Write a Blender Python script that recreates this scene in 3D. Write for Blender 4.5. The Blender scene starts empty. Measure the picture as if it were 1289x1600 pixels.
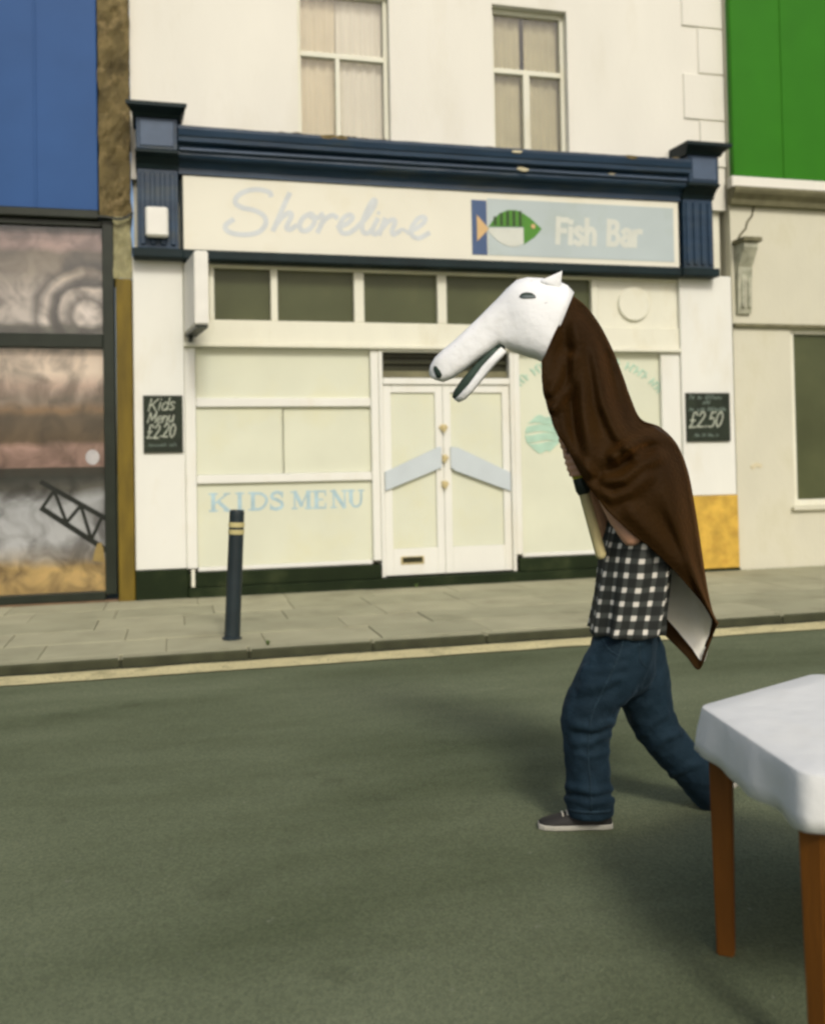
import bpy, bmesh, math, random
from mathutils import Vector, Matrix, noise
from mathutils.bvhtree import BVHTree

R = math.radians
scene = bpy.context.scene
col = scene.collection
random.seed(7)

# ------------------------------------------------------------------ camera
CAM = Vector((0.0, -10.43, 1.347))
rt = Vector((0.96877515, -0.24722021, -0.01889147))
up = Vector((0.01241104, -0.02774541, 0.99953797))
fw = Vector((0.24763014, 0.96856201, 0.02381081))
cd = bpy.data.cameras.new('camera')
cam = bpy.data.objects.new('camera', cd)
col.objects.link(cam)
cam.matrix_world = Matrix(((rt.x, up.x, -fw.x, CAM.x), (rt.y, up.y, -fw.y, CAM.y), (rt.z, up.z, -fw.z, CAM.z), (0, 0, 0, 1)))
cd.sensor_fit = 'VERTICAL'
cd.sensor_height = 36.0
cd.sensor_width = 36.0
cd.lens = 33.75
cd.shift_x = -0.0036
cd.shift_y = -0.0675
cd.clip_start = 0.05
cd.clip_end = 2000
cd.dof.use_dof = True
cd.dof.focus_distance = 4.1
cd.dof.aperture_fstop = 1.9
scene.camera = cam

# ------------------------------------------------------------------ light
SUN_EL, SUN_AZ = 40.0, 3.0         # azimuth: degrees to the right of straight behind the viewer of the facade
world = bpy.data.worlds.new('World')
scene.world = world
world.use_nodes = True
wn = world.node_tree
sky = wn.nodes.new('ShaderNodeTexSky')
sky.sky_type = 'NISHITA'
sky.sun_disc = False
sky.sun_elevation = R(SUN_EL)
sky.sun_rotation = R(180 - SUN_AZ)
sky.air_density = 1.0
sky.dust_density = 4.0
sky.ozone_density = 0.6
wn.links.new(sky.outputs[0], wn.nodes['Background'].inputs[0])
wn.nodes['Background'].inputs[1].default_value = 0.11
sl = bpy.data.lights.new('sun', 'SUN')
sl.energy = 1.5
sl.angle = R(12)
sl.color = (1.0, 0.975, 0.90)
sun = bpy.data.objects.new('sun', sl)
col.objects.link(sun)
sd = Vector((math.sin(R(SUN_AZ)) * math.cos(R(SUN_EL)), -math.cos(R(SUN_AZ)) * math.cos(R(SUN_EL)), math.sin(R(SUN_EL))))
sun.rotation_euler = sd.to_track_quat('Z', 'Y').to_euler()
sun.location = sd * 30

vs = scene.view_settings
vs.view_transform = 'Standard'
vs.look = 'None'
vs.gamma = 1.0
vs.exposure = 0.10
vs.use_curve_mapping = False
scene.cycles.filter_width = 2.6

# ------------------------------------------------------------------ materials
def nodes_of(m):
    m.use_nodes = True
    nt = m.node_tree
    return nt, nt.nodes['Principled BSDF']

def pm(name, c, rough=0.6, var=0.12, scale=2.5, bump=0.15, bscale=40.0, spec=0.3, stain=None, stain_amt=0.0, stain_scale=1.5,
       stretch=(1, 1, 1), fleck=None, fleck_thr=0.7, fleck_scale=60.0, sheen=0.0, sheen_tint=None):
    """Painted / mineral surface: two scales of tonal variation, optional stains, flecks and fine relief."""
    m = bpy.data.materials.new(name)
    nt, b = nodes_of(m)
    N, L = nt.nodes, nt.links
    tc = N.new('ShaderNodeTexCoord')
    mp = N.new('ShaderNodeMapping')
    mp.inputs['Scale'].default_value = stretch
    L.new(tc.outputs['Object'], mp.inputs[0])
    n1 = N.new('ShaderNodeTexNoise')
    n1.inputs['Scale'].default_value = scale
    n1.inputs['Detail'].default_value = 6
    L.new(mp.outputs[0], n1.inputs[0])
    cr = N.new('ShaderNodeValToRGB')
    cr.color_ramp.elements[0].position = 0.28
    cr.color_ramp.elements[1].position = 0.72
    cr.color_ramp.elements[0].color = (*[max(0, x * (1 - var)) for x in c], 1)
    cr.color_ramp.elements[1].color = (*[min(1, x * (1 + var * 0.6)) for x in c], 1)
    L.new(n1.outputs[0], cr.inputs[0])
    out = cr.outputs[0]
    if stain:
        n2 = N.new('ShaderNodeTexNoise')
        n2.inputs['Scale'].default_value = stain_scale
        n2.inputs['Detail'].default_value = 9
        n2.inputs['Roughness'].default_value = 0.65
        L.new(mp.outputs[0], n2.inputs[0])
        r2 = N.new('ShaderNodeValToRGB')
        r2.color_ramp.elements[0].position = 0.52
        r2.color_ramp.elements[1].position = 0.75
        r2.color_ramp.elements[0].color = (0, 0, 0, 1)
        r2.color_ramp.elements[1].color = (stain_amt,) * 3 + (1,)
        L.new(n2.outputs[0], r2.inputs[0])
        mx = N.new('ShaderNodeMix')
        mx.data_type = 'RGBA'
        L.new(r2.outputs[0], mx.inputs[0])
        L.new(out, mx.inputs[6])
        mx.inputs[7].default_value = (*stain, 1)
        out = mx.outputs[2]
    if fleck:
        n3 = N.new('ShaderNodeTexNoise')
        n3.inputs['Scale'].default_value = fleck_scale
        n3.inputs['Detail'].default_value = 2
        L.new(tc.outputs['Object'], n3.inputs[0])
        r3 = N.new('ShaderNodeValToRGB')
        r3.color_ramp.elements[0].position = fleck_thr - 0.08
        r3.color_ramp.elements[1].position = fleck_thr
        L.new(n3.outputs[0], r3.inputs[0])
        mx = N.new('ShaderNodeMix')
        mx.data_type = 'RGBA'
        L.new(r3.outputs[0], mx.inputs[0])
        L.new(out, mx.inputs[6])
        mx.inputs[7].default_value = (*fleck, 1)
        out = mx.outputs[2]
    L.new(out, b.inputs['Base Color'])
    b.inputs['Roughness'].default_value = rough
    b.inputs['Specular IOR Level'].default_value = spec
    if sheen:
        b.inputs['Sheen Weight'].default_value = sheen
        b.inputs['Sheen Roughness'].default_value = 0.35
        b.inputs['Sheen Tint'].default_value = (*(sheen_tint or c), 1)
    if bump:
        n4 = N.new('ShaderNodeTexNoise')
        n4.inputs['Scale'].default_value = bscale
        n4.inputs['Detail'].default_value = 5
        L.new(mp.outputs[0], n4.inputs[0])
        bp = N.new('ShaderNodeBump')
        bp.inputs['Strength'].default_value = bump
        bp.inputs['Distance'].default_value = 0.02
        L.new(n4.outputs[0], bp.inputs['Height'])
        L.new(bp.outputs[0], b.inputs['Normal'])
    return m

def glass_mat(name, tint=(1.0, 1.0, 1.0)):
    m = bpy.data.materials.new(name)
    m.use_nodes = True
    nt = m.node_tree
    N, L = nt.nodes, nt.links
    N.remove(N['Principled BSDF'])
    tr = N.new('ShaderNodeBsdfTransparent')
    tr.inputs[0].default_value = (*tint, 1)
    gl = N.new('ShaderNodeBsdfGlossy')
    gl.inputs['Roughness'].default_value = 0.04
    fr = N.new('ShaderNodeFresnel')
    fr.inputs[0].default_value = 1.5
    mx = N.new('ShaderNodeMixShader')
    L.new(fr.outputs[0], mx.inputs[0])
    L.new(tr.outputs[0], mx.inputs[1])
    L.new(gl.outputs[0], mx.inputs[2])
    L.new(mx.outputs[0], N['Material Output'].inputs[0])
    return m

M = {}
M['upper_white'] = pm('upper_white', (0.78, 0.76, 0.67), 0.75, 0.06, 1.2, 0.12, 30, stain=(0.5, 0.44, 0.28), stain_amt=0.22, stretch=(1, 1, 0.35))
M['white'] = pm('white_paint', (0.76, 0.76, 0.69), 0.5, 0.05, 2.0, 0.08, 25, stain=(0.55, 0.47, 0.26), stain_amt=0.28, stain_scale=2.2, stretch=(1, 1, 0.4))
M['cream'] = pm('cream_frame', (0.74, 0.73, 0.60), 0.5, 0.06, 2.5, 0.08, 30, stain=(0.5, 0.42, 0.2), stain_amt=0.3, stain_scale=3, stretch=(1, 1, 0.5))
M['board'] = pm('pale_green_board', (0.655, 0.67, 0.525), 0.55, 0.06, 1.6, 0.06, 20, stain=(0.66, 0.62, 0.33), stain_amt=0.35, stain_scale=1.3)
M['navy'] = pm('navy_gloss', (0.016, 0.042, 0.080), 0.42, 0.3, 3, 0.12, 30, 0.35, stain=(0.10, 0.10, 0.05), stain_amt=0.45, stain_scale=2.5, stretch=(0.4, 1, 2.5))
M['navy_light'] = pm('pale_navy', (0.065, 0.10, 0.16), 0.5, 0.15, 5, 0.1, 40, 0.4)  # paler navy for the block panels and cornice band
M['navy_dark'] = pm('dark_navy', (0.007, 0.018, 0.020), 0.55, 0.3, 4, 0.1, 30, 0.2)
M['black'] = pm('black_plinth', (0.013, 0.022, 0.007), 0.7, 0.3, 3, 0.15, 30, 0.15, stain=(0.06, 0.07, 0.03), stain_amt=0.5, stain_scale=3)
M['sign'] = pm('sign_cream', (0.76, 0.74, 0.62), 0.45, 0.04, 1.5, 0.03, 20, stain=(0.62, 0.54, 0.3), stain_amt=0.3, stain_scale=1.2)
M['sign_grey'] = pm('sign_pale_blue', (0.46, 0.53, 0.53), 0.4, 0.06, 1.5, 0.03, 20, stain=(0.36, 0.42, 0.34), stain_amt=0.6, stain_scale=1.2)
M['sign_letter'] = pm('faded_blue_letter', (0.60, 0.635, 0.635), 0.5, 0.12, 6, 0, 20)
M['sign_white'] = pm('letter_white', (0.62, 0.64, 0.57), 0.5, 0.06, 6, 0, 20)
M['emblem_blue'] = pm('emblem_blue', (0.06, 0.105, 0.22), 0.45, 0.1, 6, 0, 20)
M['emblem_orange'] = pm('emblem_orange', (0.64, 0.43, 0.20), 0.5, 0.1, 6, 0, 20)
M['emblem_green'] = pm('emblem_green', (0.075, 0.25, 0.025), 0.45, 0.1, 6, 0, 20)
M['emblem_dark'] = pm('emblem_dark', (0.03, 0.07, 0.015), 0.45, 0.1, 6, 0, 20)
M['olive_pane'] = pm('olive_blanked_glass', (0.082, 0.092, 0.042), 0.3, 0.22, 1.5, 0.02, 8, 0.25, stain=(0.11, 0.11, 0.05), stain_amt=0.4)
M['dark_pane'] = pm('dark_grille', (0.03, 0.032, 0.012), 0.4, 0.3, 3, 0.05, 30, 0.3)
M['kids'] = pm('sky_blue_letter', (0.40, 0.55, 0.60), 0.5, 0.2, 9, 0, 20)
M['mint'] = pm('mint_print', (0.42, 0.61, 0.48), 0.5, 0.15, 9, 0, 20)
M['push'] = pm('pale_blue_push_board', (0.54, 0.60, 0.62), 0.4, 0.06, 3, 0.03, 20)
M['brass'] = pm('old_brass', (0.56, 0.47, 0.24), 0.6, 0.3, 20, 0.05, 50)
M['chalkboard'] = pm('chalkboard', (0.018, 0.026, 0.014), 0.65, 0.4, 9, 0.05, 40)
M['chalk'] = pm('chalk', (0.42, 0.45, 0.36), 0.9, 0.3, 30, 0, 40)
M['chalk_faint'] = pm('faint_chalk', (0.14, 0.18, 0.15), 0.9, 0.3, 30, 0, 40)
M['orange_base'] = pm('ochre_tiling', (0.60, 0.38, 0.06), 0.6, 0.3, 6, 0.35, 22, 0.3, stain=(0.40, 0.20, 0.03), stain_amt=0.7, stain_scale=7)
M['ochre'] = pm('ochre_timber', (0.16, 0.11, 0.010), 0.6, 0.3, 5, 0.2, 30, stain=(0.07, 0.05, 0.012), stain_amt=0.6, stretch=(2, 2, 0.5))
M['stone'] = pm('peeling_stone', (0.13, 0.10, 0.04), 0.85, 0.5, 7, 0.5, 25, stain=(0.40, 0.30, 0.14), stain_amt=0.75, stain_scale=6, stretch=(1, 1, 0.7))
M['stone_pale'] = pm('grey_render', (0.30, 0.28, 0.15), 0.85, 0.35, 9, 0.4, 30, stain=(0.12, 0.10, 0.04), stain_amt=0.6, stain_scale=8)
M['left_blue'] = pm('blue_fascia', (0.032, 0.092, 0.25), 0.5, 0.08, 2, 0.03, 20, 0.15)
M['left_black'] = pm('black_frame', (0.016, 0.022, 0.014), 0.4, 0.3, 4, 0.06, 30)
M['skirting'] = pm('brown_skirting', (0.17, 0.11, 0.06), 0.7, 0.3, 6, 0.2, 30)
M['green'] = pm('green_fascia', (0.030, 0.18, 0.006), 0.5, 0.1, 2, 0.03, 20, 0.15)
M['right_cream'] = pm('right_cream', (0.62, 0.60, 0.47), 0.75, 0.07, 1.8, 0.15, 30, stain=(0.42, 0.39, 0.22), stain_amt=0.4, stain_scale=1.8, stretch=(1, 1, 0.5))
M['lead'] = pm('lead_sill', (0.17, 0.16, 0.09), 0.7, 0.25, 6, 0.2, 30)
M['bracket'] = pm('weathered_bracket', (0.45, 0.45, 0.34), 0.75, 0.35, 9, 0.3, 40, stain=(0.12, 0.14, 0.08), stain_amt=0.8, stain_scale=7)
M['crack'] = pm('crack', (0.09, 0.08, 0.04), 0.9, 0.2, 9, 0, 20)
M['blind'] = pm('beige_blind', (0.74, 0.67, 0.48), 0.8, 0.1, 2, 0.1, 20)
M['blind_pale'] = pm('pale_blind', (0.80, 0.77, 0.64), 0.8, 0.06, 2, 0.1, 20)
M['sage'] = pm('sage_curtain', (0.58, 0.54, 0.35), 0.8, 0.14, 3, 0.15, 20)
M['glass'] = glass_mat('window_glass')
def asphalt():
    m = bpy.data.materials.new('asphalt')
    nt, b = nodes_of(m)
    N, L = nt.nodes, nt.links
    tc = N.new('ShaderNodeTexCoord')
    def noise_n(scale, detail, rough, stretch=None):
        n_ = N.new('ShaderNodeTexNoise')
        n_.inputs['Scale'].default_value = scale; n_.inputs['Detail'].default_value = detail; n_.inputs['Roughness'].default_value = rough
        if stretch:
            mp = N.new('ShaderNodeMapping'); mp.inputs['Scale'].default_value = stretch
            L.new(tc.outputs['Object'], mp.inputs[0]); L.new(mp.outputs[0], n_.inputs[0])
        else: L.new(tc.outputs['Object'], n_.inputs[0])
        return n_
    def ramp(src, p0, c0, p1, c1):
        r = N.new('ShaderNodeValToRGB'); e = r.color_ramp.elements
        e[0].position = p0; e[0].color = (*c0, 1); e[1].position = p1; e[1].color = (*c1, 1)
        L.new(src, r.inputs[0]); return r
    def mix(f, a, b_, fac=None, typ='MIX'):
        x = N.new('ShaderNodeMix'); x.data_type = 'RGBA'; x.blend_type = typ
        if f is not None: L.new(f, x.inputs[0])
        else: x.inputs[0].default_value = fac
        L.new(a, x.inputs[6])
        if isinstance(b_, tuple): x.inputs[7].default_value = (*b_, 1)
        else: L.new(b_, x.inputs[7])
        return x.outputs[2]
    big = ramp(noise_n(0.7, 8, 0.62, (0.45, 1.2, 1)).outputs[0], 0.32, (0.074, 0.091, 0.046), 0.68, (0.160, 0.184, 0.110))
    vo = N.new('ShaderNodeTexVoronoi'); vo.inputs['Scale'].default_value = 125
    L.new(tc.outputs['Object'], vo.inputs[0])
    stones = ramp(vo.outputs['Color'], 0.15, (0.75, 0.75, 0.75), 0.9, (1.3, 1.28, 1.24))
    out = mix(None, big.outputs[0], stones.outputs[0], 0.75, 'MULTIPLY')
    oil = ramp(noise_n(1.9, 7, 0.7).outputs[0], 0.60, (0, 0, 0), 0.78, (0.55, 0.55, 0.55))
    out = mix(oil.outputs[0], out, (0.036, 0.044, 0.022))
    pale = ramp(noise_n(26, 3, 0.6).outputs[0], 0.68, (0, 0, 0), 0.80, (0.8, 0.8, 0.8))
    out = mix(pale.outputs[0], out, (0.22, 0.23, 0.165))
    L.new(out, b.inputs['Base Color'])
    b.inputs['Roughness'].default_value = 0.88
    b.inputs['Specular IOR Level'].default_value = 0.2
    bp = N.new('ShaderNodeBump'); bp.inputs['Strength'].default_value = 0.4; bp.inputs['Distance'].default_value = 0.010
    L.new(vo.outputs['Distance'], bp.inputs['Height']); L.new(bp.outputs[0], b.inputs['Normal'])
    return m
M['asphalt'] = asphalt()
M['tar'] = pm('tar_seam', (0.075, 0.090, 0.050), 0.8, 0.3, 4, 0.3, 60)
M['slab'] = pm('paving_slab', (0.385, 0.37, 0.245), 0.85, 0.14, 2.2, 0.3, 70, 0.2, stain=(0.19, 0.18, 0.11), stain_amt=0.6, stain_scale=1.6, fleck=(0.36, 0.35, 0.26), fleck_thr=0.72, fleck_scale=70)
M['slab_b'] = pm('paving_slab_b', (0.345, 0.335, 0.22), 0.85, 0.14, 2.2, 0.3, 70, 0.2, stain=(0.17, 0.165, 0.10), stain_amt=0.6, stain_scale=1.6, fleck=(0.33, 0.32, 0.24), fleck_thr=0.72, fleck_scale=70)
M['gutter_shade'] = pm('gutter_shade_paint', (0.035, 0.038, 0.018), 0.95, 0.4, 5, 0.4, 60)  # dark colour standing in for the shade at the kerb foot
M['joint'] = pm('sand_joint', (0.19, 0.185, 0.12), 0.9, 0.2, 5, 0.3, 60)
M['kerb'] = pm('kerb_granite', (0.34, 0.33, 0.215), 0.8, 0.2, 4, 0.3, 60, stain=(0.08, 0.085, 0.04), stain_amt=0.7, stain_scale=4)
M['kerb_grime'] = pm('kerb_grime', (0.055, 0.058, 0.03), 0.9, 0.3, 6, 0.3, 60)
M['yellow'] = pm('worn_yellow_line', (0.62, 0.55, 0.30), 0.8, 0.12, 4, 0.3, 90, stain=(0.22, 0.20, 0.10), stain_amt=0.8, stain_scale=5, fleck=(0.14, 0.14, 0.09), fleck_thr=0.70, fleck_scale=45)
M['bollard'] = pm('bollard_black', (0.016, 0.026, 0.030), 0.45, 0.25, 6, 0.06, 40, 0.4)
M['bollard_band'] = pm('bollard_band', (0.55, 0.48, 0.22), 0.5, 0.15, 9, 0.03, 40)
M['mask'] = pm('white_papier_mache', (0.86, 0.87, 0.86), 0.7, 0.05, 5, 0.35, 14, 0.2, stain=(0.66, 0.65, 0.58), stain_amt=0.5, stain_scale=6, fleck=(0.10, 0.09, 0.07), fleck_thr=0.83, fleck_scale=38)
def paper_strips(m):
    nt = m.node_tree; N, L = nt.nodes, nt.links
    b = N['Principled BSDF']
    old = b.inputs['Normal'].links[0].from_node
    tc = N.new('ShaderNodeTexCoord'); mp = N.new('ShaderNodeMapping'); mp.inputs['Scale'].default_value = (9, 9, 26); mp.inputs['Rotation'].default_value = (0.2, 0.7, 0.4)
    vo = N.new('ShaderNodeTexVoronoi'); vo.feature = 'F1'; vo.inputs['Scale'].default_value = 1.0
    L.new(tc.outputs['Object'], mp.inputs[0]); L.new(mp.outputs[0], vo.inputs[0])
    bp = N.new('ShaderNodeBump'); bp.inputs['Strength'].default_value = 0.35; bp.inputs['Distance'].default_value = 0.008
    L.new(vo.outputs['Color'], bp.inputs['Height']); L.new(old.outputs[0], bp.inputs['Normal']); L.new(bp.outputs[0], b.inputs['Normal'])
paper_strips(M['mask'])
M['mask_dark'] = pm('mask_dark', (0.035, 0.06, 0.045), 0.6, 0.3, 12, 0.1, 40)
M['mask_eye'] = pm('mask_eye', (0.13, 0.16, 0.16), 0.5, 0.25, 20, 0.05, 40)
M['velvet'] = pm('brown_velvet', (0.024, 0.0108, 0.0013), 0.7, 0.35, 3.0, 0.3, 60, 0.09, sheen=0.34, sheen_tint=(0.66, 0.26, 0.05))
M['lining'] = pm('white_lining', (0.88, 0.87, 0.77), 0.7, 0.06, 4, 0.15, 18, stain=(0.66, 0.62, 0.40), stain_amt=0.4, stain_scale=4)
M['skin'] = pm('skin', (0.58, 0.32, 0.20), 0.5, 0.12, 18, 0.08, 90, 0.35)
M['hair'] = pm('brown_hair', (0.04, 0.022, 0.01), 0.5, 0.3, 30, 0.3, 90)
M['pole'] = pm('pale_wood_pole', (0.56, 0.48, 0.24), 0.6, 0.25, 6, 0.1, 40, stretch=(3, 3, 0.6))
M['tape_black'] = pm('black_tape', (0.012, 0.02, 0.014), 0.4, 0.2, 9, 0.05, 40)
M['tape_yellow'] = pm('yellow_tape', (0.45, 0.42, 0.04), 0.4, 0.2, 9, 0.05, 40)
M['denim'] = pm('blue_denim', (0.010, 0.024, 0.036), 0.8, 0.35, 6, 0.3, 160, 0.15, stain=(0.024, 0.050, 0.075), stain_amt=0.7, stain_scale=5, sheen=0.12, sheen_tint=(0.3, 0.45, 0.6))
M['denim_seam'] = pm('denim_seam', (0.018, 0.036, 0.050), 0.8, 0.4, 30, 0.3, 120, 0.15)
M['shoe'] = pm('dark_canvas_shoe', (0.03, 0.028, 0.025), 0.7, 0.2, 9, 0.15, 120)
M['sole'] = pm('rubber_sole', (0.45, 0.43, 0.36), 0.7, 0.15, 9, 0.1, 60)
M['cloth'] = pm('white_tablecloth', (0.76, 0.77, 0.74), 0.8, 0.05, 3, 0.5, 7, 0.2, stain=(0.62, 0.60, 0.52), stain_amt=0.35, stain_scale=3)
M['orange_wood'] = pm('orange_wood', (0.17, 0.06, 0.006), 0.5, 0.25, 6, 0.12, 40, stretch=(3, 3, 0.5))
M['alarm'] = pm('alarm_plastic', (0.76, 0.75, 0.68), 0.4, 0.05, 6, 0.02, 20)
M['chip'] = pm('bare_chip', (0.62, 0.56, 0.38), 0.85, 0.2, 9, 0.2, 40)
M['weed'] = pm('weed', (0.12, 0.18, 0.05), 0.7, 0.3, 20, 0, 40)
for k, c in dict(pink=(0.42, 0.27, 0.24), offwhite=(0.62, 0.58, 0.52), greyp=(0.24, 0.22, 0.18), tan=(0.30, 0.19, 0.10), brown=(0.07, 0.05, 0.025), paleblue=(0.46, 0.51, 0.54), sand=(0.52, 0.38, 0.13), ink=(0.014, 0.018, 0.014), bright=(0.82, 0.83, 0.9), cream2=(0.70, 0.62, 0.48)).items():
    M['print_' + k] = pm('print_' + k, c, 0.5, 0.4, 6, 0, 20, stain=tuple(x * 0.5 for x in c), stain_amt=0.7, stain_scale=6)

def gingham():
    m = bpy.data.materials.new('black_white_check')
    nt, b = nodes_of(m)
    N, L = nt.nodes, nt.links
    uv = N.new('ShaderNodeUVMap')
    nz = N.new('ShaderNodeTexNoise')
    nz.inputs['Scale'].default_value = 5
    L.new(uv.outputs[0], nz.inputs[0])
    mixv = N.new('ShaderNodeVectorMath')
    mixv.operation = 'MULTIPLY_ADD'
    L.new(nz.outputs['Color'], mixv.inputs[0])
    mixv.inputs[1].default_value = (0.022, 0.022, 0)
    L.new(uv.outputs[0], mixv.inputs[2])
    sp = N.new('ShaderNodeSeparateXYZ')
    L.new(mixv.outputs[0], sp.inputs[0])
    masks = []
    for k in (0, 1):
        d = N.new('ShaderNodeMath'); d.operation = 'DIVIDE'; d.inputs[1].default_value = 0.055
        L.new(sp.outputs[k], d.inputs[0])
        f = N.new('ShaderNodeMath'); f.operation = 'PINGPONG'; f.inputs[1].default_value = 0.5
        L.new(d.outputs[0], f.inputs[0])
        r = N.new('ShaderNodeMapRange'); r.inputs[1].default_value = 0.27; r.inputs[2].default_value = 0.36
        L.new(f.outputs[0], r.inputs[0])
        masks.append(r)
    a = N.new('ShaderNodeMath'); a.operation = 'ADD'
    L.new(masks[0].outputs[0], a.inputs[0]); L.new(masks[1].outputs[0], a.inputs[1])
    h = N.new('ShaderNodeMath'); h.operation = 'MULTIPLY'; h.inputs[1].default_value = 0.5
    L.new(a.outputs[0], h.inputs[0])
    cr = N.new('ShaderNodeValToRGB')
    e = cr.color_ramp.elements
    e[0].position = 0; e[0].color = (0.010, 0.012, 0.009, 1)
    e[1].position = 1; e[1].color = (0.66, 0.63, 0.55, 1)
    x = e.new(0.5); x.color = (0.045, 0.05, 0.043, 1)
    L.new(h.outputs[0], cr.inputs[0])
    L.new(cr.outputs[0], b.inputs['Base Color'])
    b.inputs['Roughness'].default_value = 0.85
    return m
M['check'] = gingham()

# ------------------------------------------------------------------ mesh helpers
def tag(o, label=None, cat=None, group=None, kind=None):
    if label: o['label'] = label
    if cat: o['category'] = cat
    if group: o['group'] = group
    if kind: o['kind'] = kind
    return o

def empty(name, loc):
    o = bpy.data.objects.new(name, None)
    o.empty_display_size = 0.2
    o.location = loc
    col.objects.link(o)
    return o

def link(name, me, mat, parent=None, smooth=False):
    o = bpy.data.objects.new(name, me)
    col.objects.link(o)
    if mat: me.materials.append(M[mat] if isinstance(mat, str) else mat)
    if smooth:
        for p in me.polygons: p.use_smooth = True
    if parent:
        o.parent = parent
        if parent.type == 'EMPTY': o.matrix_parent_inverse = Matrix.Translation(-parent.location)
    return o

def finish(bm, name, mat, parent=None, smooth=False):
    bmesh.ops.recalc_face_normals(bm, faces=bm.faces)
    me = bpy.data.meshes.new(name)
    bm.to_mesh(me)
    bm.free()
    return link(name, me, mat, parent, smooth)

def addbox(bm, x0, x1, y0, y1, z0, z1, bev=0.0):
    vs_ = [bm.verts.new((x, y, z)) for x in (x0, x1) for y in (y0, y1) for z in (z0, z1)]
    fs = [(0, 1, 3, 2), (4, 6, 7, 5), (0, 4, 5, 1), (2, 3, 7, 6), (0, 2, 6, 4), (1, 5, 7, 3)]
    faces = [bm.faces.new([vs_[i] for i in f]) for f in fs]
    if bev:
        es = list({e for f in faces for e in f.edges})
        bmesh.ops.bevel(bm, geom=es, offset=bev, segments=1, affect='EDGES')

def box(name, x0, x1, y0, y1, z0, z1, mat, parent=None, bev=0.004):
    bm = bmesh.new()
    addbox(bm, x0, x1, y0, y1, z0, z1, bev)
    return finish(bm, name, mat, parent)

def boxes(name, lst, mat, parent=None, bev=0.004):
    bm = bmesh.new()
    for b in lst: addbox(bm, *b, bev)
    return finish(bm, name, mat, parent)

def addprism(bm, pts, y0, y1):
    """polygon in (x, z), extruded from y0 (front) to y1 (back)"""
    a = [bm.verts.new((x, y0, z)) for x, z in pts]
    b = [bm.verts.new((x, y1, z)) for x, z in pts]
    bm.faces.new(a); bm.faces.new(b[::-1])
    n = len(pts)
    for i in range(n):
        bm.faces.new((a[i], b[i], b[(i + 1) % n], a[(i + 1) % n]))

def prism(name, pts, y0, y1, mat, parent=None):
    bm = bmesh.new()
    addprism(bm, pts, y0, y1)
    return finish(bm, name, mat, parent)

def crom(pts, k=6):
    if len(pts) < 3: return [tuple(p) for p in pts]
    P = [Vector(p) for p in pts]
    P = [2 * P[0] - P[1]] + P + [2 * P[-1] - P[-2]]
    out = []
    for i in range(1, len(P) - 2):
        for j in range(k):
            t = j / k
            p0, p1, p2, p3 = P[i - 1], P[i], P[i + 1], P[i + 2]
            out.append(0.5 * ((2 * p1) + (p2 - p0) * t + (2 * p0 - 5 * p1 + 4 * p2 - p3) * t * t + (3 * p1 - p0 - 3 * p2 + p3) * t ** 3))
    out.append(P[-2])
    return out

RIB = [0]
def addribbon(bm, pts, w, y0, y1, smooth=True):
    RIB[0] = (RIB[0] + 1) % 9
    y0 -= 0.0001 * RIB[0]
    P = [Vector((p[0], p[1])) for p in (crom([(a, b, 0) for a, b in pts]) if smooth else pts)]
    n = len(P)
    rows = []
    for i in range(n):
        d = (P[min(i + 1, n - 1)] - P[max(i - 1, 0)])
        if d.length < 1e-6: d = Vector((1, 0))
        d.normalize()
        q = Vector((-d.y, d.x)) * w / 2
        if i == 0: c = P[0] - d * w * 0.3
        elif i == n - 1: c = P[-1] + d * w * 0.3
        else: c = P[i]
        a, b = c + q, c - q
        y0 -= 0.000006
        rows.append([bm.verts.new((a.x, y0, a.y)), bm.verts.new((b.x, y0, b.y)), bm.verts.new((b.x, y1, b.y)), bm.verts.new((a.x, y1, a.y))])
    for i in range(n - 1):
        for j in range(4):
            bm.faces.new((rows[i][j], rows[i][(j + 1) % 4], rows[i + 1][(j + 1) % 4], rows[i + 1][j]))
    bm.faces.new(rows[0]); bm.faces.new(rows[-1][::-1])

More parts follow.
